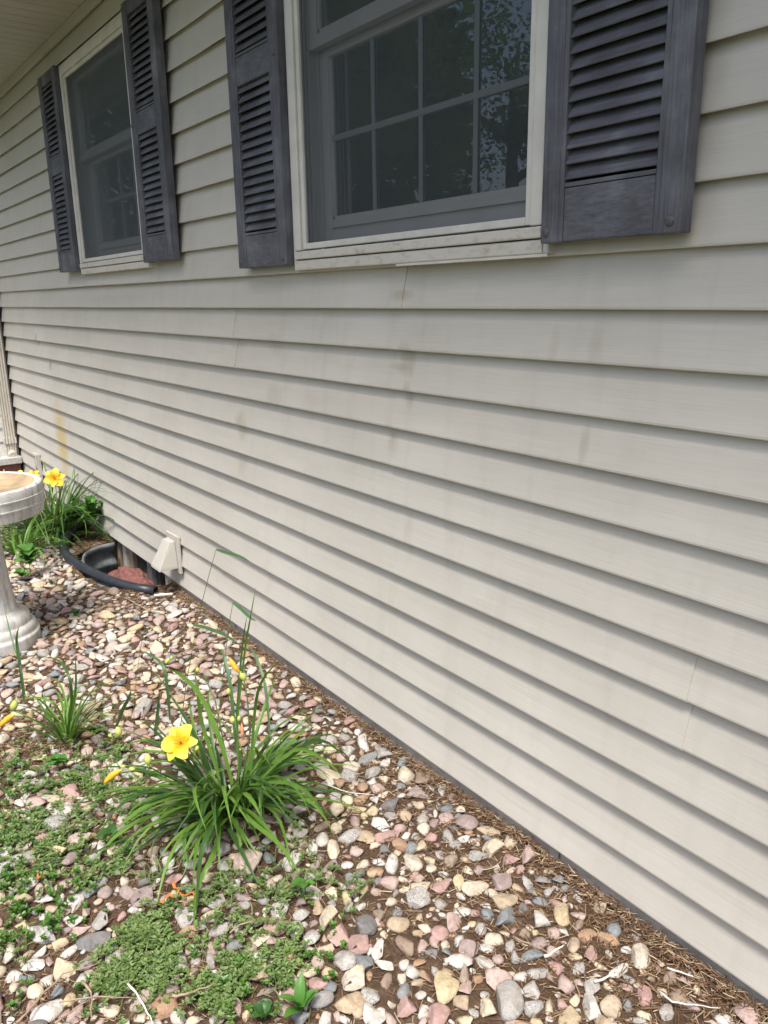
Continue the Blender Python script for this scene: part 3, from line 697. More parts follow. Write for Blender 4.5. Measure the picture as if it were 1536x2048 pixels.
HAND = []   # (px, py, w, h, kind) in photograph pixels, turned into places on the ground below
def hz(ox, oy, sc_, rows):
    for (zx, zy, w, h, k) in rows: HAND.append((ox+zx/sc_, oy+zy/sc_, w/sc_, h/sc_, k))
K = dict(w='white', c='cream', y='yellow', t='tan', o='orange', p='pink', r='rose', u='purple', g='grey', s='speckle', l='slate', d='dark', b='brown')
hz(700, 1500, 1.837, [(205,90,70,70,'c'),(75,72,75,55,'g'),(130,90,50,35,'c'),(280,100,75,50,'b'),(95,165,45,35,'w'),(85,210,60,45,'y'),(145,235,50,35,'g'),(200,228,55,45,'t'),(268,238,45,45,'g'),(305,257,40,40,'u'),
 (350,235,60,40,'p'),(430,258,80,55,'u'),(365,207,60,38,'l'),(135,300,95,50,'r'),(300,310,62,40,'r'),(240,303,40,28,'g'),(360,303,45,42,'g'),(55,303,80,50,'t'),(127,350,55,40,'d'),(160,400,62,72,'w'),(265,340,60,42,'y'),(238,400,75,70,'c'),
 (105,427,70,48,'o'),(365,395,75,55,'b'),(380,335,55,36,'g'),(525,353,85,70,'c'),(510,290,90,33,'t'),(597,337,60,48,'t'),(687,373,75,78,'p'),(455,325,50,33,'c'),(147,485,75,58,'p'),(245,545,95,95,'s'),(255,485,80,45,'c'),(460,490,105,68,'c'),
 (573,538,95,60,'t'),(715,465,70,33,'g'),(705,538,75,28,'l'),(335,550,50,48,'g'),(405,580,80,42,'w'),(505,587,50,52,'l'),(573,605,75,86,'l'),(637,567,50,46,'d'),(55,630,85,66,'d'),(170,578,50,28,'l'),(110,585,58,50,'b'),(178,622,82,56,'t'),
 (327,655,70,56,'r'),(700,610,72,72,'w'),(530,672,74,58,'c'),(437,712,70,78,'u'),(193,697,72,86,'b'),(110,712,66,90,'w'),(30,703,86,72,'r'),(307,722,60,38,'l'),(395,685,45,48,'w'),(48,770,86,56,'l'),(230,800,62,48,'w'),(140,830,50,56,'b'),
 (200,768,40,44,'w'),(205,865,68,60,'l'),(355,862,92,110,'y'),(545,825,98,80,'p'),(580,905,112,132,'g'),(690,800,78,48,'g'),(635,812,60,44,'w'),(765,780,75,52,'r'),(795,850,70,66,'p'),(845,775,44,72,'s'),(885,735,48,76,'r'),(820,700,48,56,'t'),
 (743,657,58,50,'p'),(697,690,62,46,'u'),(875,660,78,52,'o'),(850,590,75,38,'p'),(975,645,60,56,'l'),(1065,745,74,86,'c'),(893,935,74,130,'w'),(960,920,78,76,'t'),(1085,890,54,78,'r'),(735,920,40,54,'c'),(815,965,88,80,'y'),(780,915,52,46,'r'),
 (680,865,80,60,'g'),(510,935,78,70,'c'),(325,965,86,84,'r'),(405,910,66,56,'t'),(210,930,78,84,'r'),(25,830,78,80,'c'),(80,885,74,62,'s'),(25,920,72,84,'t'),(95,960,74,84,'w'),(152,980,46,66,'p'),(268,940,48,56,'w'),(1210,890,68,60,'b'),
 (1380,975,70,46,'w'),(1480,950,88,76,'p'),(1075,992,92,46,'g'),(1085,950,58,32,'c'),(690,990,60,40,'y'),(1030,825,60,28,'g'),(18,250,34,56,'p'),(100,128,56,46,'p'),(45,125,45,33,'o'),(195,38,60,46,'l'),(250,150,86,50,'u'),(350,140,40,46,'g'),(393,158,34,36,'p'),
 (30,360,60,50,'p'),(1440,1030,60,40,'b'),(600,985,60,36,'p'),(450,620,34,26,'y'),(285,590,34,24,'p'),(350,700,34,40,'c'),(270,700,40,50,'p'),(640,655,44,36,'b'),(480,645,44,46,'g')])
hz(0, 1700, 2.021, [(575,180,100,72,'u'),(753,255,85,92,'g'),(875,190,92,70,'g'),(853,250,85,44,'c'),(937,130,75,62,'w'),(415,255,98,88,'g'),(305,262,85,52,'w'),(468,312,55,40,'y'),(375,345,132,70,'d'),(323,300,90,40,'p'),(130,435,92,54,'w'),
 (265,450,105,90,'y'),(455,432,74,78,'g'),(40,390,66,72,'c'),(45,485,75,48,'w'),(48,530,62,44,'c'),(125,492,38,48,'l'),(92,490,36,40,'l'),(180,508,60,48,'w'),(235,548,75,52,'l'),(330,505,70,52,'w'),(388,527,68,62,'r'),(285,577,64,48,'y'),(190,630,130,78,'w'),
 (455,627,74,58,'c'),(405,618,34,44,'w'),(380,655,34,30,'c'),(660,622,108,96,'o'),(720,435,62,104,'g'),(765,390,58,50,'p'),(840,385,80,56,'p'),(950,360,70,52,'l'),(1115,290,103,68,'r'),(1195,305,60,62,'w'),(1248,340,88,72,'s'),(1325,258,72,132,'c'),
 (1320,377,84,58,'t'),(1130,227,84,62,'s'),(1475,290,94,76,'d'),(1450,370,112,76,'r'),(1385,437,112,92,'g'),(1430,515,102,82,'c'),(1480,445,92,62,'l'),(1500,565,76,66,'s'),(1180,425,88,90,'o'),(1280,425,56,76,'p'),(1240,485,86,64,'y'),
 (1190,560,106,84,'r'),(1165,625,86,50,'p'),(1065,610,74,56,'l'),(1410,598,126,94,'t'),(1505,645,76,90,'w'),(1145,145,58,54,'w'),(490,58,78,48,'w'),(365,150,86,44,'l'),(425,150,66,54,'u'),(625,60,44,34,'w'),(685,35,54,58,'w'),(770,52,70,46,'g'),
 (845,88,78,40,'c'),(845,48,54,40,'p'),(905,42,58,56,'w'),(1000,45,126,92,'p'),(750,102,44,34,'w'),(570,235,40,34,'w'),(665,182,38,34,'w'),(702,198,38,38,'c'),(643,245,24,24,'w'),(757,145,44,38,'l'),(1265,85,74,34,'w'),(1410,92,48,44,'l'),(1460,78,48,44,'d'),
 (1510,72,54,44,'t'),(1330,88,50,34,'p'),(270,120,64,48,'p'),(210,215,58,46,'t'),(990,650,50,50,'y'),(770,680,70,36,'c'),(60,600,40,30,'c'),(35,655,40,30,'w'),(130,600,60,44,'r'),(1500,380,30,60,'w'),(1100,345,50,44,'p'),(560,660,60,40,'c'),
 (330,690,60,34,'w'),(395,692,60,34,'p'),(600,400,60,40,'p'),(560,330,50,36,'c')])
hz(0, 1280, 2.133, [(1315,262,80,46,'r'),(1500,335,74,46,'r'),(1490,455,70,56,'w'),(1300,640,110,96,'p'),(1380,618,76,62,'u'),(1415,602,56,50,'w'),(1455,600,66,58,'o'),(1425,655,60,52,'g'),(1425,715,82,82,'c'),(1270,712,96,44,'w'),(1240,785,48,42,'c'),
 (1290,810,78,62,'g'),(1375,835,58,62,'w'),(1500,565,88,70,'s'),(1370,530,70,60,'g'),(1415,410,60,42,'g'),(1475,400,56,38,'g'),(780,865,74,68,'s'),(885,865,48,54,'g'),(960,880,76,66,'g'),(700,900,54,46,'g'),(722,935,54,46,'w'),(435,860,48,48,'w'),
 (150,680,80,52,'p'),(120,770,58,56,'w'),(110,862,80,72,'p'),(30,885,60,62,'w'),(40,792,58,42,'u'),(1500,525,80,50,'c'),(1295,820,20,20,'g'),(840,885,40,40,'c'),(1350,450,60,40,'w'),(1290,385,60,32,'o')])
hz(0, 900, 3.2, [(530,930,64,56,'t'),(400,955,70,38,'w'),(770,1100,86,56,'t'),(1015,1085,88,60,'p'),(1095,1125,92,66,'r'),(1295,1180,84,44,'u'),(800,1190,126,46,'c'),(600,1305,74,62,'c'),(1090,1300,74,52,'l'),(510,1220,66,42,'o'),(1210,1145,58,50,'t'),
 (1230,1045,74,46,'p'),(845,1095,62,42,'r'),(660,1175,88,46,'p'),(210,1275,80,34,'w'),(370,880,90,50,'t'),(250,850,90,50,'y'),(440,1290,74,44,'u'),(460,1275,50,36,'d')])

PLACED = []   # x, y, r for spacing
CELL = .06; gridh = {}
def can(x, y, r_, k=.80):
    i, j = int(x//CELL), int(y//CELL); n = int((r_+.08)/CELL)+1
    for a in range(i-n, i+n+1):
        for b_ in range(j-n, j+n+1):
            for (X, Y, Q) in gridh.get((a, b_), ()):
                if (X-x)**2+(Y-y)**2 < (k*(r_+Q))**2: return False
    return True
def put(x, y, r_): gridh.setdefault((int(x//CELL), int(y//CELL)), []).append((x, y, r_))
stones = []   # x,y,z,a,b,c,rotz,tilt,kind,pxsize
for (px, py, w, h, k) in HAND:
    P_ = atZ(px, py, -.048); d = P_-CAM; dist = d.dot(_w); sc_ = F_PX/dist
    sel = abs(d.z)/d.length; cel = math.sqrt(1-sel*sel)
    a = w/sc_/2; hh = h/sc_/2
    th = .58*min(a, hh)                       # half thickness
    b_ = max(.45*a, math.sqrt(max(1e-6, hh*hh-(th*cel)**2))/sel) ; b_ = min(b_, 1.9*a)
    if P_.y > -.012-b_*.3: P_.y = -.012-b_*.3
    view = math.atan2(d.y, d.x)
    stones.append([P_.x, P_.y, 0, a*1.06, b_*1.04, th*1.1, view-math.pi/2+random.uniform(-.25, .25), random.uniform(-.12, .12), K[k], max(w, h)])
    put(P_.x, P_.y, (a+b_)/2*.92)
bath_r = .195
def allowed(x, y):
    if in_well(x, y, .035): return False
    if -5.3 < x < -4.75 and y > -.30 and (y > -.30+(-4.75-x)*.5): return False
    if (x-BX)**2+(y-BY)**2 < bath_r**2: return False
    if y > -.016: return False
    for (cx, cy, rr) in LILY:
        if (x-cx)**2+(y-cy)**2 < rr**2: return False
    # the hose that runs on from the well
    for (tx, ty) in TP:
        if (x-tx)**2+(y-ty)**2 < .038**2: return False
    return True
L1 = atZ(455, 1610, -.05); L2 = atZ(135, 1475, -.05); _p = atZ(112, 1062, -.05); L3 = (_p.x, _p.y)
LILY = [(L1.x, L1.y, .07), (L2.x, L2.y, .06), (L3[0], L3[1], .16)]
MUL = []
for (px, py, r_, s_) in [(60, 1480, .17, .93), (1350, 1920, .26, .80), (1200, 1790, .18, .65), (1000, 1690, .16, .3), (330, 1195, .22, .70), (270, 1200, .22, .6), (1500, 2040, .3, .6), (840, 1660, .10, .2), (640, 1500, .15, .2), (420, 1240, .12, .5), (60, 1980, .08, .4), (150, 1560, .1, .7), (300, 1700, .12, .4), (180, 1650, .14, .4)]:
    p = atZ(px, py); MUL.append((p.x, p.y, r_, s_))
def bare(x, y):
    m = 0
    for (cx, cy, rr, s_) in MUL: m = max(m, s_*math.exp(-((x-cx)**2+(y-cy)**2)/(rr*rr)))
    m = max(m, (.45 if x > -1.5 else .22)*max(0, 1+(y+.02)/.09))
    if x > -1.9: m = max(m, .42*max(0, min(1, (y+.52)/.35)))
    return min(.97, m)
wk = ['white']*30+['cream']*24+['yellow']*8+['tan']*12+['orange']*5+['pink']*18+['rose']*9+['purple']*8+['grey']*13+['speckle']*6+['slate']*7+['dark']*3+['brown']*5
def onscreen(x, y):
    q = proj((x, y, -.06)); return (-60 < q[0] < 1600 and 1000 < q[1] < 2110), q
tries = [(.026, .036, 2600), (.018, .026, 16000), (.012, .019, 30000), (.006, .011, 26000)]
for (r0_, r1_, n) in tries:
    for _ in range(n):
        x = random.uniform(-7.0, .6); y = random.uniform(-2.0, -.015)
        r_ = random.uniform(r0_, r1_); vis, q = onscreen(x, y)
        if not vis and (x > -.35 and y < -.9): pass
        if not vis and r_ < .014: continue
        if not allowed(x, y): continue
        if random.random() < bare(x, y)*(1.0 if r_ > .012 else .5): continue
        if not can(x, y, r_, .80): continue
        put(x, y, r_)
        e = random.uniform(.62, 1.0); f = random.uniform(.95, 1.55)
        dist = (Vector((x, y, -.06))-CAM).dot(_w); ps = 2*r_*f*F_PX/max(.5, dist) if vis else 0
        stones.append([x, y, 0, r_*f, r_*e, r_*random.uniform(.34, .62), random.uniform(0, math.pi), random.gauss(0, .26), random.choice(wk), ps])
order = sorted(range(len(stones)), key=lambda i: -stones[i][9])
ind = set(order[:300])
sv, sf, sm = [], [], []; nn = 0
for i, (x, y, _, a, b_, c, rz, tilt, kind, ps) in enumerate(stones):
    z = gz(x, y)+c*random.uniform(.35, .62)
    mat3 = Matrix.Rotation(rz, 3, 'Z') @ Matrix.Rotation(tilt, 3, 'Y')
    if i in ind:
        o = bpy.data.objects.new('stone', random.choice(rock_me)); col.objects.link(o); o.parent = bed
        o.location = (x, y, z); o.rotation_euler = mat3.to_euler(); o.scale = (a, b_, c)
        o.material_slots[0].link = 'OBJECT'; o.material_slots[0].material = STONE[kind]
    else:
        v_, f_ = random.choice(ROCK2)
        A = np.array(mat3)
        flip = np.array([random.choice((-1, 1))*a, b_, c]); p = (v_*np.abs(flip))@A.T+np.array([x, y, z])
        sv.append(p); sf.append(np.array(f_)+nn); nn += len(v_); sm.append(np.full(len(f_), SK.index(kind)))
me = bpy.data.meshes.new('pebbles'); SV = np.concatenate(sv); SF = np.concatenate(sf); SM = np.concatenate(sm)
me.vertices.add(len(SV)); me.vertices.foreach_set('co', SV.astype(np.float32).ravel()); me.loops.add(SF.size); me.loops.foreach_set('vertex_index', SF.astype(np.int32).ravel())
me.polygons.add(len(SF)); me.polygons.foreach_set('loop_start', np.arange(0, SF.size, 3, dtype=np.int32)); me.polygons.foreach_set('loop_total', np.full(len(SF), 3, dtype=np.int32))
for k in SK: me.materials.append(STONE[k])
me.polygons.foreach_set('material_index', SM.astype(np.int32)); me.polygons.foreach_set('use_smooth', np.ones(len(SF), dtype=bool)); me.update(calc_edges=True); me.validate()
o = bpy.data.objects.new('pebbles', me); col.objects.link(o); o.parent = bed; o['kind'] = 'stuff'
print('stones', len(stones), 'stuff tris', len(SF))

# ------------------------------------------------------------------ mulch fibres and litter
b = MB(); cnt = 0
for _ in range(160000):
    if cnt >= 30000: break
    x = random.uniform(-5.2, .3); y = random.uniform(-1.75, .010) if random.random() < .95 else -abs(random.gauss(0, .03))+.010
    vis, q = onscreen(x, y)
    if not vis or in_well(x, y, .01) or (x-BX)**2+(y-BY)**2 < .19**2: continue
    m = bare(x, y)
    if random.random() > .26+.8*m+(.3 if x > -1.6 else .12)*math.exp(y/.03): continue
    cnt += 1
    L = random.uniform(.008, .034)*(1.3 if random.random() < .1 else 1); w = random.uniform(.0005, .0013); an = random.uniform(0, 6.28); cu = random.uniform(-.9, .9)
    z = gz(x, y)+random.uniform(.001, .007+.011*m)+(random.uniform(0, .014) if y > -.03 else 0); tz = random.uniform(-.25, .25); V = []
    for i in range(4):
        t = i/3-.5; aa = an+cu*t; px_ = x+L*t*math.cos(an)-cu*L*.3*(t*t)*math.sin(an); py_ = y+L*t*math.sin(an)+cu*L*.3*(t*t)*math.cos(an)
        if py_ > .012: py_ = .012
        zz = z+tz*L*t; nx, ny = -math.sin(aa)*w, math.cos(aa)*w
        V += [(px_+nx, py_+ny, zz), (px_-nx, py_-ny, zz), (px_, py_, zz+w*1.2)]
    F = []
    for i in range(3):
        k = i*3; F += [(k, k+3, k+5, k+2), (k+2, k+5, k+4, k+1)]
    b.add(V, F)
o = b.build('straw_litter', M_STRAW); tag(o, 'dry brown straw and mulch fibres strewn between the stones', 'mulch', kind='stuff')

def twig(pts, r_, m, label, name='twig'):
    P_ = []
    for (px, py, z) in pts: P_.append(atZ(px, py, z))
    out = []
    for i in range(len(P_)-1):
        for t in (0, .33, .66): out.append(P_[i].lerp(P_[i+1], t)+Vector((random.uniform(-1, 1), random.uniform(-1, 1), random.uniform(-1, 1)))*r_*.7)
    out.append(P_[-1]); b = MB(); n = len(out)
    b.tube(out, [r_*(1-.6*i/(n-1))*random.uniform(.85, 1.15) for i in range(n)], 7)
    return tag(b.build(name, m, smooth=True), label, 'twig', 'twigs lying on the stones')
Z0 = -.030
twig([(35, 2046, Z0), (85, 1990, Z0), (125, 1950, Z0), (200, 1925, Z0)], .0030, M_TWIG, 'long grey-brown twig reaching up from the bottom left corner')
twig([(120, 2003, Z0), (200, 1993, Z0), (262, 1995, Z0)], .0022, M_TWIG, 'pale tan twig lying level beside the white bleached stick')
twig([(110, 2046, Z0), (160, 2010, Z0), (185, 1995, Z0)], .0022, M_TWIG, 'short tan twig slanting below the level one at bottom left')
twig([(165, 1960, Z0), (182, 1985, Z0), (183, 2035, Z0)], .0030, M_TWIG, 'forked thick brown twig running down to the bottom left stones')
twig([(257, 1968, -.02), (280, 2000, -.025), (296, 2025, Z0), (305, 2050, Z0)], .0026, M_BONE, 'bright white bleached stick with a bend among the weeds', 'bleached_stick')
twig([(345, 1990, Z0), (372, 1990, Z0), (400, 1978, Z0), (428, 1968, Z0)], .0035, M_TWIG, 'pale knobbly twig lying in the weeds beside the orange-brown stone')
twig([(460, 1865, Z0), (480, 1850, Z0), (508, 1842, Z0)], .0028, M_TWIG, 'dark grey twig in the weed patch near the bottom centre')
twig([(1190, 1962, -.045), (1215, 1955, -.045), (1235, 1945, -.045)], .0035, M_BONE, 'short pale broken stick on the mulch at lower right')
twig([(1025, 1872, -.035), (1060, 1888, -.035), (1095, 1905, -.035)], .0026, M_TWIG, 'reddish brown twig pointing at the forked pale twig')
twig([(1090, 1912, -.03), (1110, 1900, -.03), (1128, 1890, -.03)], .0034, M_BONE, 'forked pale twig end on the stones at lower right')
twig([(945, 1925, -.03), (955, 1885, -.03), (975, 1840, -.03)], .0017, M_RED, 'thin dark red twig standing out across the lower stones')
twig([(1320, 1985, -.045), (1345, 2003, -.045), (1385, 2010, -.045), (1440, 2016, -.045)], .0022, M_BONE, 'long thin straw-coloured twig at the lower right corner')
twig([(1335, 1935, -.045), (1375, 1950, -.045), (1410, 1962, -.045)], .0022, M_BONE, 'straight straw-coloured twig lying on dark mulch near the siding')
twig([(650, 1568, -.03), (700, 1585, -.03), (748, 1590, -.03)], .0018, M_BONE, 'thin pale twig across the stones right of the big daylily')
twig([(330, 1320, -.03), (440, 1275, -.03), (500, 1275, -.03)], .003, M_TWIG, 'thin curving twig behind the big daylily clump')
twig([(250, 1195, -.04), (290, 1218, -.04), (330, 1222, -.04)], .004, M_TWIG, 'pale root lying in the straw beside the window well')
for (px, py, w, an, m, lab) in [(376, 1790, .05, .3, M_WITHER, 'curled withered orange petal lying under the big daylily, left one'), (352, 1776, .045, -.4, M_WITHER, 'withered orange petal below the daylily, nearest its leaves'),
                             (330, 1800, .05, 1.0, M_WITHER, 'thin dark orange withered petal left of the daylily leaf tips'), (80, 1752, .03, .2, M_WITHER, 'small bright orange withered petal in the weeds at left'),
                             (1225, 1790, .035, 1.3, M_CURL, 'curled grey-brown dead leaf leaning on the foundation'), (1235, 1800, .03, .4, M_CURL, 'folded dead leaf beside the foundation strip at lower right'),
                             (455, 1222, .03, .1, M_CURL, 'brown dead leaf stuck under the siding edge')]:
    p = atZ(px, py, -.035); L = w; V = []; F = []
    for i in range(9):
        t = i/8; ww_ = (.16 if m is M_CURL else .085)*L*math.sin(math.pi*(.08+.9*t)); x = L*(t-.5); zz = .16*L*math.sin(t*6+w*60)
        yy = .14*L*math.sin(t*5+w*90); V += [(x, yy-ww_, zz+.8*ww_), (x, yy, zz), (x, yy+ww_, zz+1.1*ww_)]
    for i in range(8): k = i*3; F += [(k, k+3, k+4, k+1), (k+1, k+4, k+5, k+2)]
    o = MB().add(V, F).build('dead_leaf' if m is M_CURL else 'withered_petal', m, smooth=True); o.location = p; o.rotation_euler = (random.uniform(-.3, .3), random.uniform(-.4, .1), an)
    o.modifiers.new('t', 'SOLIDIFY').thickness = .0006
    tag(o, lab, 'leaf' if m is M_CURL else 'petal', 'dead leaves by the wall' if m is M_CURL else 'withered petals on the ground')

# ------------------------------------------------------------------ plants
def blade_mesh(pts, wid, fold=.35, name='leaf', side=None):
    """arching leaf along pts: V-folded strip, widest in the lower third, pointed tip"""
    pts = [Vector(p) for p in pts]; n = len(pts); V = []; F = []
    s0 = side or (pts[-1]-pts[0]).cross(Vector((0, 0, 1)))
    if s0.length < 1e-4: s0 = Vector((1, 0, 0))
    s0.normalize()
    for i, p in enumerate(pts):
        t = (pts[min(i+1, n-1)]-pts[max(i-1, 0)]).normalized(); sd = (s0-t*s0.dot(t)).normalized(); nr = sd.cross(t)
        u = i/(n-1); w = wid*(.55+.45*min(1, u*4))*(1-max(0, (u-.45)/.55)**1.8)
        w = max(w, wid*.03)
        V += [p+sd*w+nr*w*fold, p, p-sd*w+nr*w*fold]
    for i in range(n-1): k = i*3; F += [(k, k+1, k+4, k+3), (k+1, k+2, k+5, k+4)]
    return V, F
def arch(base, az, L, lift, droop, n=9, wob=.0):
    p = Vector(base); out = [p.copy()]; el_ = lift; a = az
    for i in range(n):
        st = L/n; p = p+Vector((math.cos(a)*math.cos(el_), math.sin(a)*math.cos(el_), math.sin(el_)))*st
        el_ -= droop/n*(.5+1.0*i/n); a += wob/n
        gzz = -.045
        if p.z < gzz: p.z = gzz; el_ = max(el_, -.05)
        out.append(p.copy())
    return out
def add_leaf(parent, base_loc, V, F, m):
    o = MB().add([Vector(v)-base_loc for v in V], F).build('leaf', m, parent, smooth=True); return o
def clump(base, n, Lr, wr, mats, label, group=None, lift=(.5, 1.45), droop=(1.0, 2.6), spread=.03, azr=None):
    e = empty('daylily', base, label, 'daylily', group); B = Vector(base)
    for i in range(n):
        az = random.uniform(0, 2*math.pi) if azr is None else azr(i)
        L = random.uniform(*Lr); b0 = B+Vector((math.cos(az)*random.uniform(0, spread), math.sin(az)*random.uniform(0, spread), -.01))
        li = random.uniform(*lift); dr = random.uniform(*droop)*(1.0 if li > .9 else .8)
        V, F = blade_mesh(arch(b0, az, L, li, dr, 9, random.uniform(-1.1, 1.1)), random.uniform(*wr)/2, random.uniform(.2, .55))
        add_leaf(e, B, V, F, random.choice(mats))
    return e
BL = [M_BLADE, M_BLADE, M_BLADED]
# main clump: two fans of leaves growing side by side
def az_main(i):
    r_ = random.random()
    toward = math.atan2(CAM.y-L1.y, CAM.x-L1.x)
    return toward+random.gauss(-.35, .9) if r_ < .60 else random.uniform(0, 2*math.pi)
d1 = clump((L1.x, L1.y, -.06), 150, (.26, .47), (.009, .0155), BL, 'big daylily clump with a yellow flower and arching leaves in the foreground', None, (.55, 1.4), (1.3, 2.7), .075, az_main)
L1b = atZ(520, 1560, -.05)
B1 = Vector((L1.x, L1.y, -.06))
for i in range(30):
    az = random.uniform(-1.0, 2.0)if random.random() < .7 else random.uniform(0, 6.28); b0 = Vector((L1b.x+random.uniform(-.03, .03), L1b.y+random.uniform(-.03, .03), -.06))
    V, F = blade_mesh(arch(b0, az, random.uniform(.2, .38), random.uniform(.6, 1.35), random.uniform(1.0, 2.4), 9, random.uniform(-.4, .4)), random.uniform(.006, .010)/2, .4)
    add_leaf(d1, B1, V, F, random.choice(BL))
def pix_blade(parent, B, pts, wid, m, fold=.3):
    P_ = [atY(px, py, Y) for (px, py, Y) in pts]
    # smooth through the points
    out = []
    n = len(P_)
    for i in range(n-1):
        p0 = P_[max(i-1, 0)]; p1 = P_[i]; p2 = P_[i+1]; p3 = P_[min(i+2, n-1)]
        for t in (0, .25, .5, .75):
            out.append(.5*((2*p1)+(p2-p0)*t+(2*p0-5*p1+4*p2-p3)*t*t+(3*p1-p0-3*p2+p3)*t**3))
    out.append(P_[-1])
    side = ray(pts[0][0], pts[0][1]).cross(P_[-1]-P_[0])
    V, F = blade_mesh(out, wid/2, fold, side=side); return add_leaf(parent, B, V, F, m)
YB = L1.y
for pts, w in [([(470,1590,YB),(440,1480,YB-.02),(400,1390,YB-.05),(355,1345,YB-.1),(335,1340,YB-.13)], .013), ([(480,1590,YB),(475,1450,YB+.01),(490,1300,YB+.02),(500,1240,YB+.02),(512,1172,YB+.03)], .006),
               ([(500,1570,YB),(510,1420,YB+.02),(525,1360,YB+.0),(560,1320,YB)], .008), ([(455,1600,YB),(430,1700,YB-.14),(395,1775,YB-.22),(388,1850,YB-.3)], .013),
               ([(440,1610,YB),(360,1610,YB-.12),(270,1680,YB-.24),(190,1790,YB-.36)], .014), ([(450,1600,YB),(330,1560,YB-.08),(240,1570,YB-.16),(120,1625,YB-.26)], .012),
               ([(480,1580,YB),(560,1530,YB+.05),(640,1480,YB+.08),(710,1535,YB+.07)], .010), ([(500,1570,YB),(570,1565,YB+.03),(620,1590,YB+.03),(660,1650,YB-.03)], .010),
               ([(455,1600,YB),(420,1660,YB-.16),(400,1720,YB-.22),(392,1838,YB-.31)], .013), ([(440,1590,YB),(300,1590,YB-.15),(230,1650,YB-.26),(165,1700,YB-.33)], .012),
               ([(470,1600,YB),(500,1640,YB-.05),(560,1690,YB-.1),(600,1750,YB-.13)], .011), ([(430,1600,YB),(340,1640,YB-.15),(290,1700,YB-.24),(245,1770,YB-.33)], .014),
               ([(450,1600,YB),(360,1520,YB-.06),(290,1480,YB-.10),(215,1510,YB-.15)], .010), ([(440,1560,YB),(405,1450,YB-.02),(395,1380,YB-.03),(388,1340,YB-.03)], .011),
               ([(520,1560,YB+.02),(590,1500,YB+.06),(650,1520,YB+.06),(690,1560,YB+.05)], .009)]:
    pix_blade(d1, B1, pts, w, random.choice([M_BLADE, M_BLADE, M_BLADED]))
def stem(parent, B, pts, r_, m=M_STEM, name='stem'):
    P_ = [atY(*p)-B for p in pts]; out = []
    for i in range(len(P_)-1):
        for t in (0, .5): out.append(P_[i].lerp(P_[i+1], t))
    out.append(P_[-1]); b = MB(); b.tube(out, [r_*(1-.35*i/len(out)) for i in range(len(out))], 6); return b.build(name, m, parent, smooth=True)
def ellipsoid(parent, B, P_, axis, L, r_, m, name, bend=0):
    b = MB(); ax = Vector(axis).normalized(); pts = []; rr = []
    sd = ax.cross(Vector((.3, .5, .8))).normalized()
    for i in range(9):
        t = i/8; pts.append(P_-B+ax*L*(t-.5)+sd*bend*math.sin(t*3)*L); rr.append(max(.0006, r_*math.sin(math.pi*(.06+.88*t))**.7*(1 if name != 'spent_flower' else random.uniform(.75, 1.15))))
    b.tube(pts, rr, 10); return b.build(name, m, parent, smooth=True)
def screen_dir(dx, dy): return _r2*dx-_u2*dy   # a direction given as right/down in the picture
def buds(parent, B, lst):
    for (px, py, Y, L, dx, dy, kind) in lst:
        P_ = atY(px, py, Y); m, nm, r_ = {'b': (M_BUD, 'bud', L*.36), 'o': (M_SPENT, 'spent_flower', L*.15), 't': (M_TAN, 'spent_flower', L*.10)}[kind]
        ellipsoid(parent, B, P_, screen_dir(dx, dy), L, r_, m, nm, .12 if kind != 'b' else 0)
def flower(parent, P_, B, face, r_, roll=0, name='flower'):
    f = bpy.data.objects.new(name, None); col.objects.link(f); f.parent = parent; f.location = P_-B
    f.rotation_euler = Vector(face).to_track_quat('Z', 'Y').to_euler(); me = [None, None]
    for k in range(6):
        inner = k % 2
        if me[inner] is None:
            V = []; F = []; n, mm = 8, 6; wmax = .44 if inner else .32
            for i in range(n+1):
                t = i/n; rr = r_*(.05+.95*t); z = r_*(.62*t**.6-.34*t*t)
                w = r_*wmax*math.sin(math.pi*(.10+.78*t**.8))**.8
                for j in range(mm+1):
                    s_ = j/mm*2-1; ruf = .035*r_*math.sin(9*t+5*s_)*abs(s_)*t
                    V.append((rr+.10*r_*(-s_*s_)*t, s_*w, z+.35*w*s_*s_+ruf-(0 if inner else .02*r_)))
            for i in range(n):
                for j in range(mm): a = i*(mm+1)+j; F.append((a, a+1, a+mm+2, a+mm+1))
            o = MB().add(V, F).build('petal', M_PETAL, f, smooth=True); me[inner] = o.data
        else:
            o = bpy.data.objects.new('petal', me[inner]); col.objects.link(o); o.parent = f
        o.rotation_euler = (random.uniform(-.12, .12), random.uniform(-.12, .18), roll+k*math.pi/3+random.uniform(-.08, .08))
    for k in range(5):
        a = roll+k*1.26; b = MB(); b.tube([(0, 0, .05*r_), (.10*r_*math.cos(a), .10*r_*math.sin(a), .35*r_), (.2*r_*math.cos(a), .2*r_*math.sin(a), .62*r_)], [.02*r_, .015*r_, .03*r_], 5)
        o = b.build('stamen', M_SPENT, f, smooth=True)
    return f
YF = YB-.10
flower(d1, atY(363, 1487, YF), B1, (_r2*-.15-_w*.80+Vector((0, 0, .55))), .056, .2)
stem(d1, B1, [(450,1590,YB), (415,1545,YB-.04), (372,1492,YF)], .0028)
stem(d1, B1, [(450,1590,YB), (400,1530,YB-.05), (330,1490,YB-.10), (245,1458,YB-.21), (222,1470,YB-.22)], .0024)
stem(d1, B1, [(450,1600,YB), (370,1570,YB-.08), (300,1535,YB-.24), (262,1530,YB-.29), (240,1536,YB-.30)], .0022)
stem(d1, B1, [(465,1590,YB), (450,1500,YB+.02), (430,1400,YB+.02), (405,1345,YB+.02)], .0024)
stem(d1, B1, [(480,1590,YB), (500,1470,YB+.02), (495,1400,YB+.02), (487,1352,YB+.02)], .0026)
stem(d1, B1, [(440,1590,YB), (395,1480,YB-.02), (350,1400,YB-.04), (310,1345,YB-.06)], .0024)
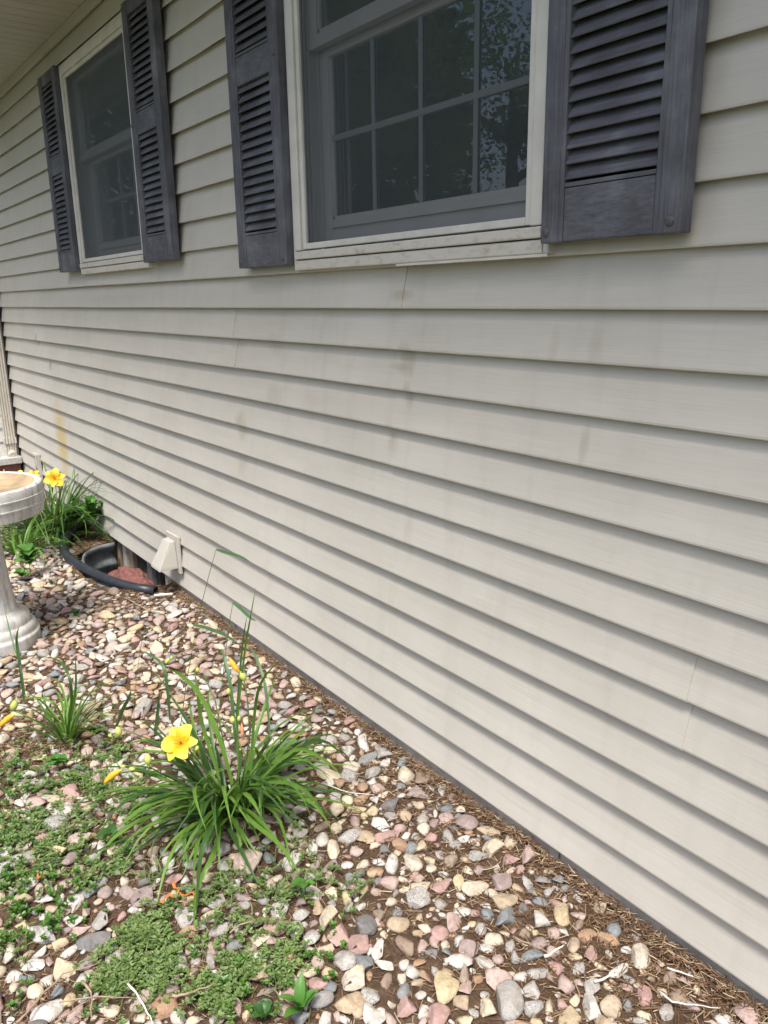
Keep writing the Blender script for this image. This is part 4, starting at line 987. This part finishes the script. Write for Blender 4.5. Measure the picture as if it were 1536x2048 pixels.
stem(d1, B1, [(480,1590,YB), (478,1500,YB), (470,1440,YB)], .0022)
buds(d1, B1, [(237,1463,YB-.22,.030,-.3,-1,'b'), (222,1471,YB-.22,.018,-1,-.2,'b'), (296,1519,YB-.27,.026,-.1,-1,'b'), (297,1531,YB-.27,.010,.2,1,'b'), (246,1533,YB-.30,.015,-1,-.2,'b'), (264,1538,YB-.30,.016,1,.1,'b'),
              (226,1553,YB-.31,.060,-1,.75,'o'), (335,1322,YB-.06,.020,.6,-.8,'b'), (343,1316,YB-.06,.012,.2,-1,'b'), (395,1340,YB+.02,.016,.1,-1,'b'), (486,1352,YB+.02,.028,.4,1,'b'), (470,1331,YB+.02,.05,.7,1,'o'),
              (457,1383,YB,.018,0,-1,'b'), (465,1440,YB,.021,-.1,-1,'b'), (478,1437,YB,.015,.1,-1,'b'), (486,1462,YB,.046,.15,1,'t'), (394,1497,YB-.08,.016,.5,-1,'b')])
# tall bent grass weeds standing behind the clump
gw = empty('tall_grass_weed', atZ(400, 1480, -.06), 'tall thin blue-green grass weed with a bent leaf in front of the siding', 'grass', 'tall grass weeds around the daylily'); GB = Vector(gw.location)
stem(gw, GB, [(355,1500,YB+.02), (372,1370,YB+.05), (395,1240,YB+.09), (418,1150,YB+.11), (432,1099,YB+.12)], .0014)
pix_blade(gw, GB, [(432,1099,YB+.12), (455,1106,YB+.12), (480,1113,YB+.12), (500,1123,YB+.12)], .009, M_GRASS)
pix_blade(gw, GB, [(388,1250,YB+.08), (410,1255,YB+.09), (450,1270,YB+.10), (480,1290,YB+.10)], .011, M_GRASS)
gw2 = empty('tall_grass_weed', atZ(440, 1480, -.06), 'shorter grass weed with a hooked leaf just right of the tall bent one', 'grass', 'tall grass weeds around the daylily'); GB = Vector(gw2.location)
stem(gw2, GB, [(430,1500,YB+.02), (445,1360,YB+.06), (456,1260,YB+.09), (466,1205,YB+.1)], .0014)
pix_blade(gw2, GB, [(466,1205,YB+.1), (482,1218,YB+.1), (500,1235,YB+.1), (512,1242,YB+.1)], .009, M_GRASS)
gw3 = empty('tall_grass_weed', atZ(500, 1480, -.06), 'broad upright grass weed whose pointed leaf stands highest at the right', 'grass', 'tall grass weeds around the daylily'); GB = Vector(gw3.location)
pix_blade(gw3, GB, [(470,1500,YB+.02), (476,1400,YB+.04), (484,1300,YB+.06), (494,1230,YB+.06)], .007, M_GRASS)
pix_blade(gw3, GB, [(540,1470,YB+.04), (530,1370,YB+.06), (510,1310,YB+.07), (494,1290,YB+.07)], .008, M_GRASS)
pix_blade(gw3, GB, [(470,1480,YB+.02), (462,1380,YB+.03), (450,1320,YB+.04), (443,1296,YB+.05)], .010, M_GRASS)
gw4 = empty('tall_grass_weed', atZ(270, 1500, -.06), 'thin grass weed left of the flower with a drooping narrow leaf', 'grass', 'tall grass weeds around the daylily'); GB = Vector(gw4.location)
stem(gw4, GB, [(268,1500,YB-.1), (268,1400,YB-.08), (280,1300,YB-.05), (290,1255,YB-.04)], .0011)
pix_blade(gw4, GB, [(230,1460,YB-.12), (245,1420,YB-.12), (258,1395,YB-.11), (262,1380,YB-.11)], .012, M_GRASS)
pix_blade(gw4, GB, [(340,1440,YB-.05), (335,1380,YB-.05), (325,1330,YB-.05), (290,1305,YB-.06), (280,1308,YB-.06)], .010, M_GRASS)
pix_blade(gw4, GB, [(310,1470,YB-.1), (316,1420,YB-.09), (318,1390,YB-.09)], .010, M_GRASS)
gw5 = empty('tall_grass_weed', atZ(45, 1420, -.06), 'two-leaved grass weed standing before the birdbath base', 'grass', 'tall grass weeds around the daylily'); GB = Vector(gw5.location)
Yb = -1.0
pix_blade(gw5, GB, [(50,1390,Yb), (40,1330,Yb), (22,1270,Yb), (8,1215,Yb)], .006, M_GRASS)
pix_blade(gw5, GB, [(48,1400,Yb), (40,1330,Yb), (33,1280,Yb), (38,1252,Yb)], .009, M_GRASS)
# small clump at left
d2 = clump((L2.x, L2.y, -.06), 46, (.16, .30), (.006, .010), BL, 'small daylily clump growing in bare mulch at the left', None, (.8, 1.45), (1.2, 2.4), .035)
B2 = Vector((L2.x, L2.y, -.06))
pix_blade(d2, B2, [(138,1450,L2.y), (143,1390,L2.y), (135,1345,L2.y), (110,1318,L2.y), (60,1312,L2.y-.03)], .009, M_BLADED)
pix_blade(d2, B2, [(130,1450,L2.y), (110,1410,L2.y-.04), (70,1395,L2.y-.08), (10,1405,L2.y-.13)], .008, M_BLADE)
pix_blade(d2, B2, [(142,1440,L2.y), (150,1390,L2.y), (152,1350,L2.y), (150,1310,L2.y)], .007, M_BLADE)
stem(d2, B2, [(125,1450,L2.y), (90,1420,L2.y-.05), (45,1422,L2.y-.1), (25,1420,L2.y-.12)], .0018)
buds(d2, B2, [(28,1411,L2.y-.16,.034,.3,-1,'b'), (12,1443,L2.y-.17,.070,-1,.8,'o')])
# clump behind the birdbath
d3 = clump((L3[0], L3[1], -.06), 230, (.42, .82), (.009, .015), [M_BLADED, M_BLADED, M_BLADED, M_BLADE], 'dense dark daylily clump behind the birdbath with yellow flowers', None, (.35, 1.3), (1.2, 2.6), .16)
B3 = Vector((L3[0], L3[1], -.06))
for (px, py, Y, r_, rl) in [(110, 958, -.35, .058, .3), (68, 955, -.30, .05, 1.1), (42, 956, -.36, .05, .6)]:
    flower(d3, atY(px, py, Y), B3, (-_w*.9+Vector((0, 0, .35))+_r2*random.uniform(-.3, .3)), r_, rl); stem(d3, B3, [(100, 1090, -.42), (px+4, py+40, Y-.02), (px, py, Y)], .003)
buds(d3, B3, [(6, 946, -.4, .05, .2, -1, 'o')])
_p = atZ(45, 1105, -.05)
d4 = clump((_p.x, _p.y, -.065), 60, (.26, .44), (.010, .016), BL, 'lighter green daylily clump in front of the dark one, touching the birdbath pedestal', None, (.6, 1.3), (1.2, 2.4), .06)

def broad_leaf(L, W, heart=False):
    V = []; F = []; n, mm = 8, 4
    for i in range(n+1):
        t = i/n; w = W/2*(math.sin(math.pi*min(1, t*.9+.1))**.7 if not heart else math.sin(math.pi*(.22+.78*t))**.8)*(1-.0*t)
        if i == n: w = .0004
        for j in range(mm+1):
            s_ = j/mm*2-1; V.append((L*t-(.10*L*abs(s_)*(1-t)**4 if heart else 0), s_*w, .10*L*math.sin(t*2.6)-.35*L*t*t*.6+.28*w*abs(s_)))
    for i in range(n):
        for j in range(mm): a = i*(mm+1)+j; F.append((a, a+1, a+mm+2, a+mm+1))
    return V, F
def broad_plant(P_, lst, m, label, name='seedling', cat='plant', h=.05):
    e = empty(name, P_, label, cat, 'broad-leaved weeds'); b = MB(); b.tube([(0, 0, 0), (.002, .001, h*.5), (0, .002, h)], [.0022, .0018, .0014], 6); b.build('stem', M_STEM, e, smooth=True)
    for (az, L, W, el_, zz, heart) in lst:
        V, F = broad_leaf(L, W, heart); o = MB().add(V, F).build('leaf', m, e, smooth=True); o.location = (0, 0, h*zz); o.rotation_euler = (0, -el_, az)
    return e
def rl(n, L, W, heart, e0=.1, e1=.9): return [(random.uniform(0, 6.28), random.uniform(.75, 1.1)*L, random.uniform(.8, 1.1)*W, random.uniform(e0, e1), random.uniform(.5, 1), heart) for _ in range(n)]
broad_plant(atZ(118, 1545), rl(9, .042, .030, True), M_BROAD, 'bright green heart-leaved seedling below the small daylily')
broad_plant(atZ(610, 1800), [(-1.9, .036, .030, .25, 1, True), (-.6, .036, .030, .5, 1, True), (1.2, .03, .024, .3, .8, True)], M_BROAD, 'three-leaved bright green seedling on stones right of the daylily tips')
broad_plant(atZ(600, 2035), rl(9, .060, .024, False, .4, 1.2), M_BROAD, 'long-leaved bright green seedling at the bottom edge', h=.03)
broad_plant(atZ(530, 2040), rl(10, .030, .022, False, .2, 1.0), M_BROADD, 'crinkled dark green seedling at the bottom edge, left of the long-leaved one', h=.02)
broad_plant(atZ(62, 1155), rl(16, .085, .062, True), M_BROAD, 'light green heart-leaved weed beside the birdbath pedestal', h=.16)
broad_plant(Vector((-4.95, -.055, -.04)), rl(38, .095, .060, False, 0, 1.2), M_BROAD, 'dark green leafy weed against the siding above the window well', h=.22)
broad_plant(Vector((-5.10, -.13, -.05)), rl(34, .085, .050, False, 0, 1.2), M_BROADD, 'dark green leafy weed behind the loose end of the black hose', h=.16)
broad_plant(atZ(45, 1162), rl(14, .05, .035, False, .2, 1.0), M_BROAD, 'low pale green weed at the foot of the pedestal', h=.05)
broad_plant(atZ(225, 1695), [(-1.6, .04, .032, .2, 1, True), (2.6, .036, .028, .3, .9, True), (.6, .03, .024, .4, .8, True)], M_BROADD, 'blue-green heart-leaved seedling under the left daylily leaves')
broad_plant(atZ(152, 1238), rl(16, .034, .020, False, .2, 1.0), M_BROADD, 'small dark green weed on the stones between birdbath and window well', h=.03)
broad_plant(atZ(160, 1190), rl(14, .026, .008, False, .4, 1.2), M_GRASS, 'tiny grassy tuft beside the round tan stone', h=.015)
broad_plant(atZ(103, 1170), rl(14, .030, .010, False, .4, 1.2), M_GRASS, 'tiny grassy tuft on the stones right of the birdbath', h=.015)

# creeping weed mat: prostrate stems with pairs of small leaves
def leaflet(P_, az, L, W, el_):
    c, s_ = math.cos(az), math.sin(az); u = Vector((c*math.cos(el_), s_*math.cos(el_), math.sin(el_))); sd = Vector((-s_, c, 0)); up = Vector((-c*math.sin(el_), -s_*math.sin(el_), math.cos(el_)))
    return [P_, P_+u*L*.35+sd*W+up*W*.5, P_+u*L*.8+sd*W*.8+up*W*.4, P_+u*L, P_+u*L*.8-sd*W*.8+up*W*.4, P_+u*L*.35-sd*W+up*W*.5, P_+u*L*.5], [(0, 1, 6), (1, 2, 6), (2, 3, 6), (3, 4, 6), (4, 5, 6), (5, 0, 6)]
b = MB(); bs = MB()
PATCH = [(150,1640,160,90,420), (90,1560,110,50,170), (110,1720,130,60,260), (60,1690,80,60,120), (320,1905,140,60,330), (430,1850,150,70,330), (520,1770,75,60,150), (430,1970,150,70,380), (250,1990,60,50,90), (300,1760,40,40,30),
         (640,1760,60,40,50), (560,1900,60,50,80), (560,1960,80,60,130), (230,1600,70,40,100), (200,1500,70,50,120), (590,1700,50,40,40), (700,1790,40,25,20), (60,1500,50,30,40), (30,1900,40,40,25), (280,1870,50,30,50), (230,1545,60,40,70)]
for (cx, cy, rx, ry, n) in PATCH:
    for _ in range(int(n*.95)):
        r_ = math.sqrt(random.random()); a = random.uniform(0, 6.28); q = (cx+rx*r_*math.cos(a), cy+ry*r_*math.sin(a))
        if q[1] < 1420: continue
        p = atZ(q[0], q[1], -.05); x, y = p.x, p.y
        if mn.noise(Vector((x*13, y*13, 3)))+.5*mn.noise(Vector((x*42, y*42, 3))) < random.uniform(-.02, .24): continue
        az = random.uniform(0, 6.28); z = gz(x, y)+random.uniform(.010, .026); pts = []
        ns = random.randint(4, 8)
        for i in range(ns):
            az += random.gauss(0, .35); st = random.uniform(.005, .008); x += math.cos(az)*st; y += math.sin(az)*st; z += random.uniform(-.002, .003)
            P_ = Vector((x, y, z)); pts.append(P_)
            for sd in (1, -1, 0) if i == ns-1 or random.random() < .3 else (1, -1):
                L = random.choice((.0045, .006, .0075, .0095, .012))*random.uniform(.85, 1.15)
                V, F = leaflet(P_, az+sd*random.uniform(.8, 1.4), L, L*random.uniform(.26, .36), random.uniform(-.1, .7)); b.add(V, F)
        if len(pts) > 2: bs.tube(pts, .0008, 3, cap=False)
for _ in range(420):
    q = random.choice(PATCH); p = atZ(q[0]+random.gauss(0, q[2]*.5), max(1430, q[1]+random.gauss(0, q[3]*.5)), -.05); az = random.uniform(0, 6.28)
    V, F = blade_mesh(arch((p.x, p.y, gz(p.x, p.y)), az, random.uniform(.02, .055), random.uniform(.4, 1.4), random.uniform(.4, 1.8), 5, .4), random.uniform(.0008, .0018), .3); b.add(V, F)
o = b.build('creeping_weed_mat', M_WEED); tag(o, 'mat of tiny-leaved creeping weeds covering the stones at lower left', 'weeds', kind='stuff')
o = bs.build('creeping_weed_stems', M_STEM); tag(o, 'thin stems of the creeping weed mat', 'weeds', kind='stuff')
# purslane: rosettes of thick rounded leaves
b = MB()
for (cx, cy, rx, ry, n) in [(30,1830,100,60,46), (70,1780,120,40,40), (30,1650,60,60,22), (40,1560,60,40,18), (150,1840,70,40,14), (20,1700,50,60,14), (180,1700,80,60,14), (430,1930,60,50,10), (620,1950,50,40,7), (640,1890,60,50,7), (150,1980,40,40,3), (40,1990,50,30,6), (240,1590,50,40,10), (500,2000,60,40,8), (700,1880,30,60,3), (20,1740,40,30,8)]:
    for _ in range(n):
        r_ = math.sqrt(random.random()); a = random.uniform(0, 6.28); p = atZ(cx+rx*r_*math.cos(a), cy+ry*r_*math.sin(a), -.05)
        z = gz(p.x, p.y)+random.uniform(.012, .03); h0 = Vector((p.x, p.y, z)); s_ = random.uniform(.7, 1.15)
        for i in range(random.randint(5, 9)):
            az = i*2.4+random.uniform(-.3, .3); L = s_*random.uniform(.009, .015); V, F = leaflet(h0+Vector((0, 0, random.uniform(-.004, .004))), az, L, L*random.uniform(.28, .36), random.uniform(.0, .9)); b.add(V, F)
        b.tube([h0+Vector((0, 0, -.002)), Vector((p.x+random.uniform(-.015, .015), p.y+random.uniform(-.015, .015), gz(p.x, p.y)))], .0009, 4, cap=False)
o = b.build('purslane', M_PURS); tag(o, 'rosettes of thick rounded purslane leaves scattered over the stones at lower left', 'weeds', kind='stuff')

# ------------------------------------------------------------------ trees across the lawn (seen in the window glass)
def tree(x, y, h, cr, nleaf, label, c0=.25, gaps=.3):
    e = empty('tree', (x, y, -.1), label, 'tree', 'trees across the lawn')
    b = MB(); b.tube([(0, 0, 0), (.05, .02, h*.3), (-.05, .05, h*.6), (0, 0, h*.9)], [.24, .18, .11, .03], 10); limbs = []
    for i in range(9):
        a = i*2.4; z = h*random.uniform(.28, .75); L = cr*random.uniform(.6, .95)
        p1 = Vector((math.cos(a)*L*.5, math.sin(a)*L*.5, z+L*.3)); p2 = Vector((math.cos(a)*L, math.sin(a)*L, z+L*.5)); b.tube([(0, 0, z), p1, p2], [.08, .05, .015], 6); limbs += [p1, p2]
    b.build('trunk', M_BARK, e, smooth=True)
    b = MB(); cl = [p+Vector((random.gauss(0, cr*.22), random.gauss(0, cr*.22), random.gauss(0, cr*.2))) for p in limbs for _ in range(4)]+[Vector((0, 0, h*random.uniform(.6, 1)))+Vector((random.gauss(0, cr*.3), random.gauss(0, cr*.3), 0)) for _ in range(16)]
    for _ in range(nleaf*3):
        c = random.choice(cl); r_ = cr*random.uniform(.05, .24)
        d = Vector((random.gauss(0, 1), random.gauss(0, 1), random.gauss(0, .8))).normalized(); P_ = c+d*r_
        u = Vector((random.gauss(0, 1), random.gauss(0, 1), random.gauss(0, 1))).normalized(); w_ = u.orthogonal().normalized(); L = random.uniform(.07, .13)
        b.add([P_, P_+u*L*.5+w_*L*.3, P_+u*L, P_+u*L*.5-w_*L*.3], [(0, 1, 2, 3)])
    b.build('crown', M_TREE, e)
tree(-11.1, -9.6, 6.4, 2.3, 3400, 'open-crowned tree whose gaps mirror as bright patches in the near window')
tree(-14.6, -7.6, 8.0, 3.0, 6500, 'broad dense tree mirrored darkly in the middle of the near window')
tree(-19.0, -6.0, 9.0, 3.4, 6000, 'tall dense tree farthest to the left across the lawn')
b = MB()
for _ in range(26000):
    az = R(random.uniform(-92, -34)); far = 21+random.gauss(0, 1.2); h = 12 if az < R(-48.5) else 2.0
    h *= .85+.3*mn.noise(Vector((math.degrees(az)*.25, 0, 0))); z = h*random.random()
    P_ = Vector((-1.5+math.sin(az)*far, -math.cos(az)*far, z)); u = Vector((random.gauss(0, 1), random.gauss(0, 1), random.gauss(0, 1))).normalized(); w_ = u.orthogonal().normalized(); L = random.uniform(.3, .55)
    b.add([P_, P_+u*L*.5+w_*L*.35, P_+u*L, P_+u*L*.5-w_*L*.35], [(0, 1, 2, 3)])
o = b.build('treeline', M_TREE); tag(o, 'far-off dark line of trees and bushes closing the lawn', 'trees', kind='stuff')
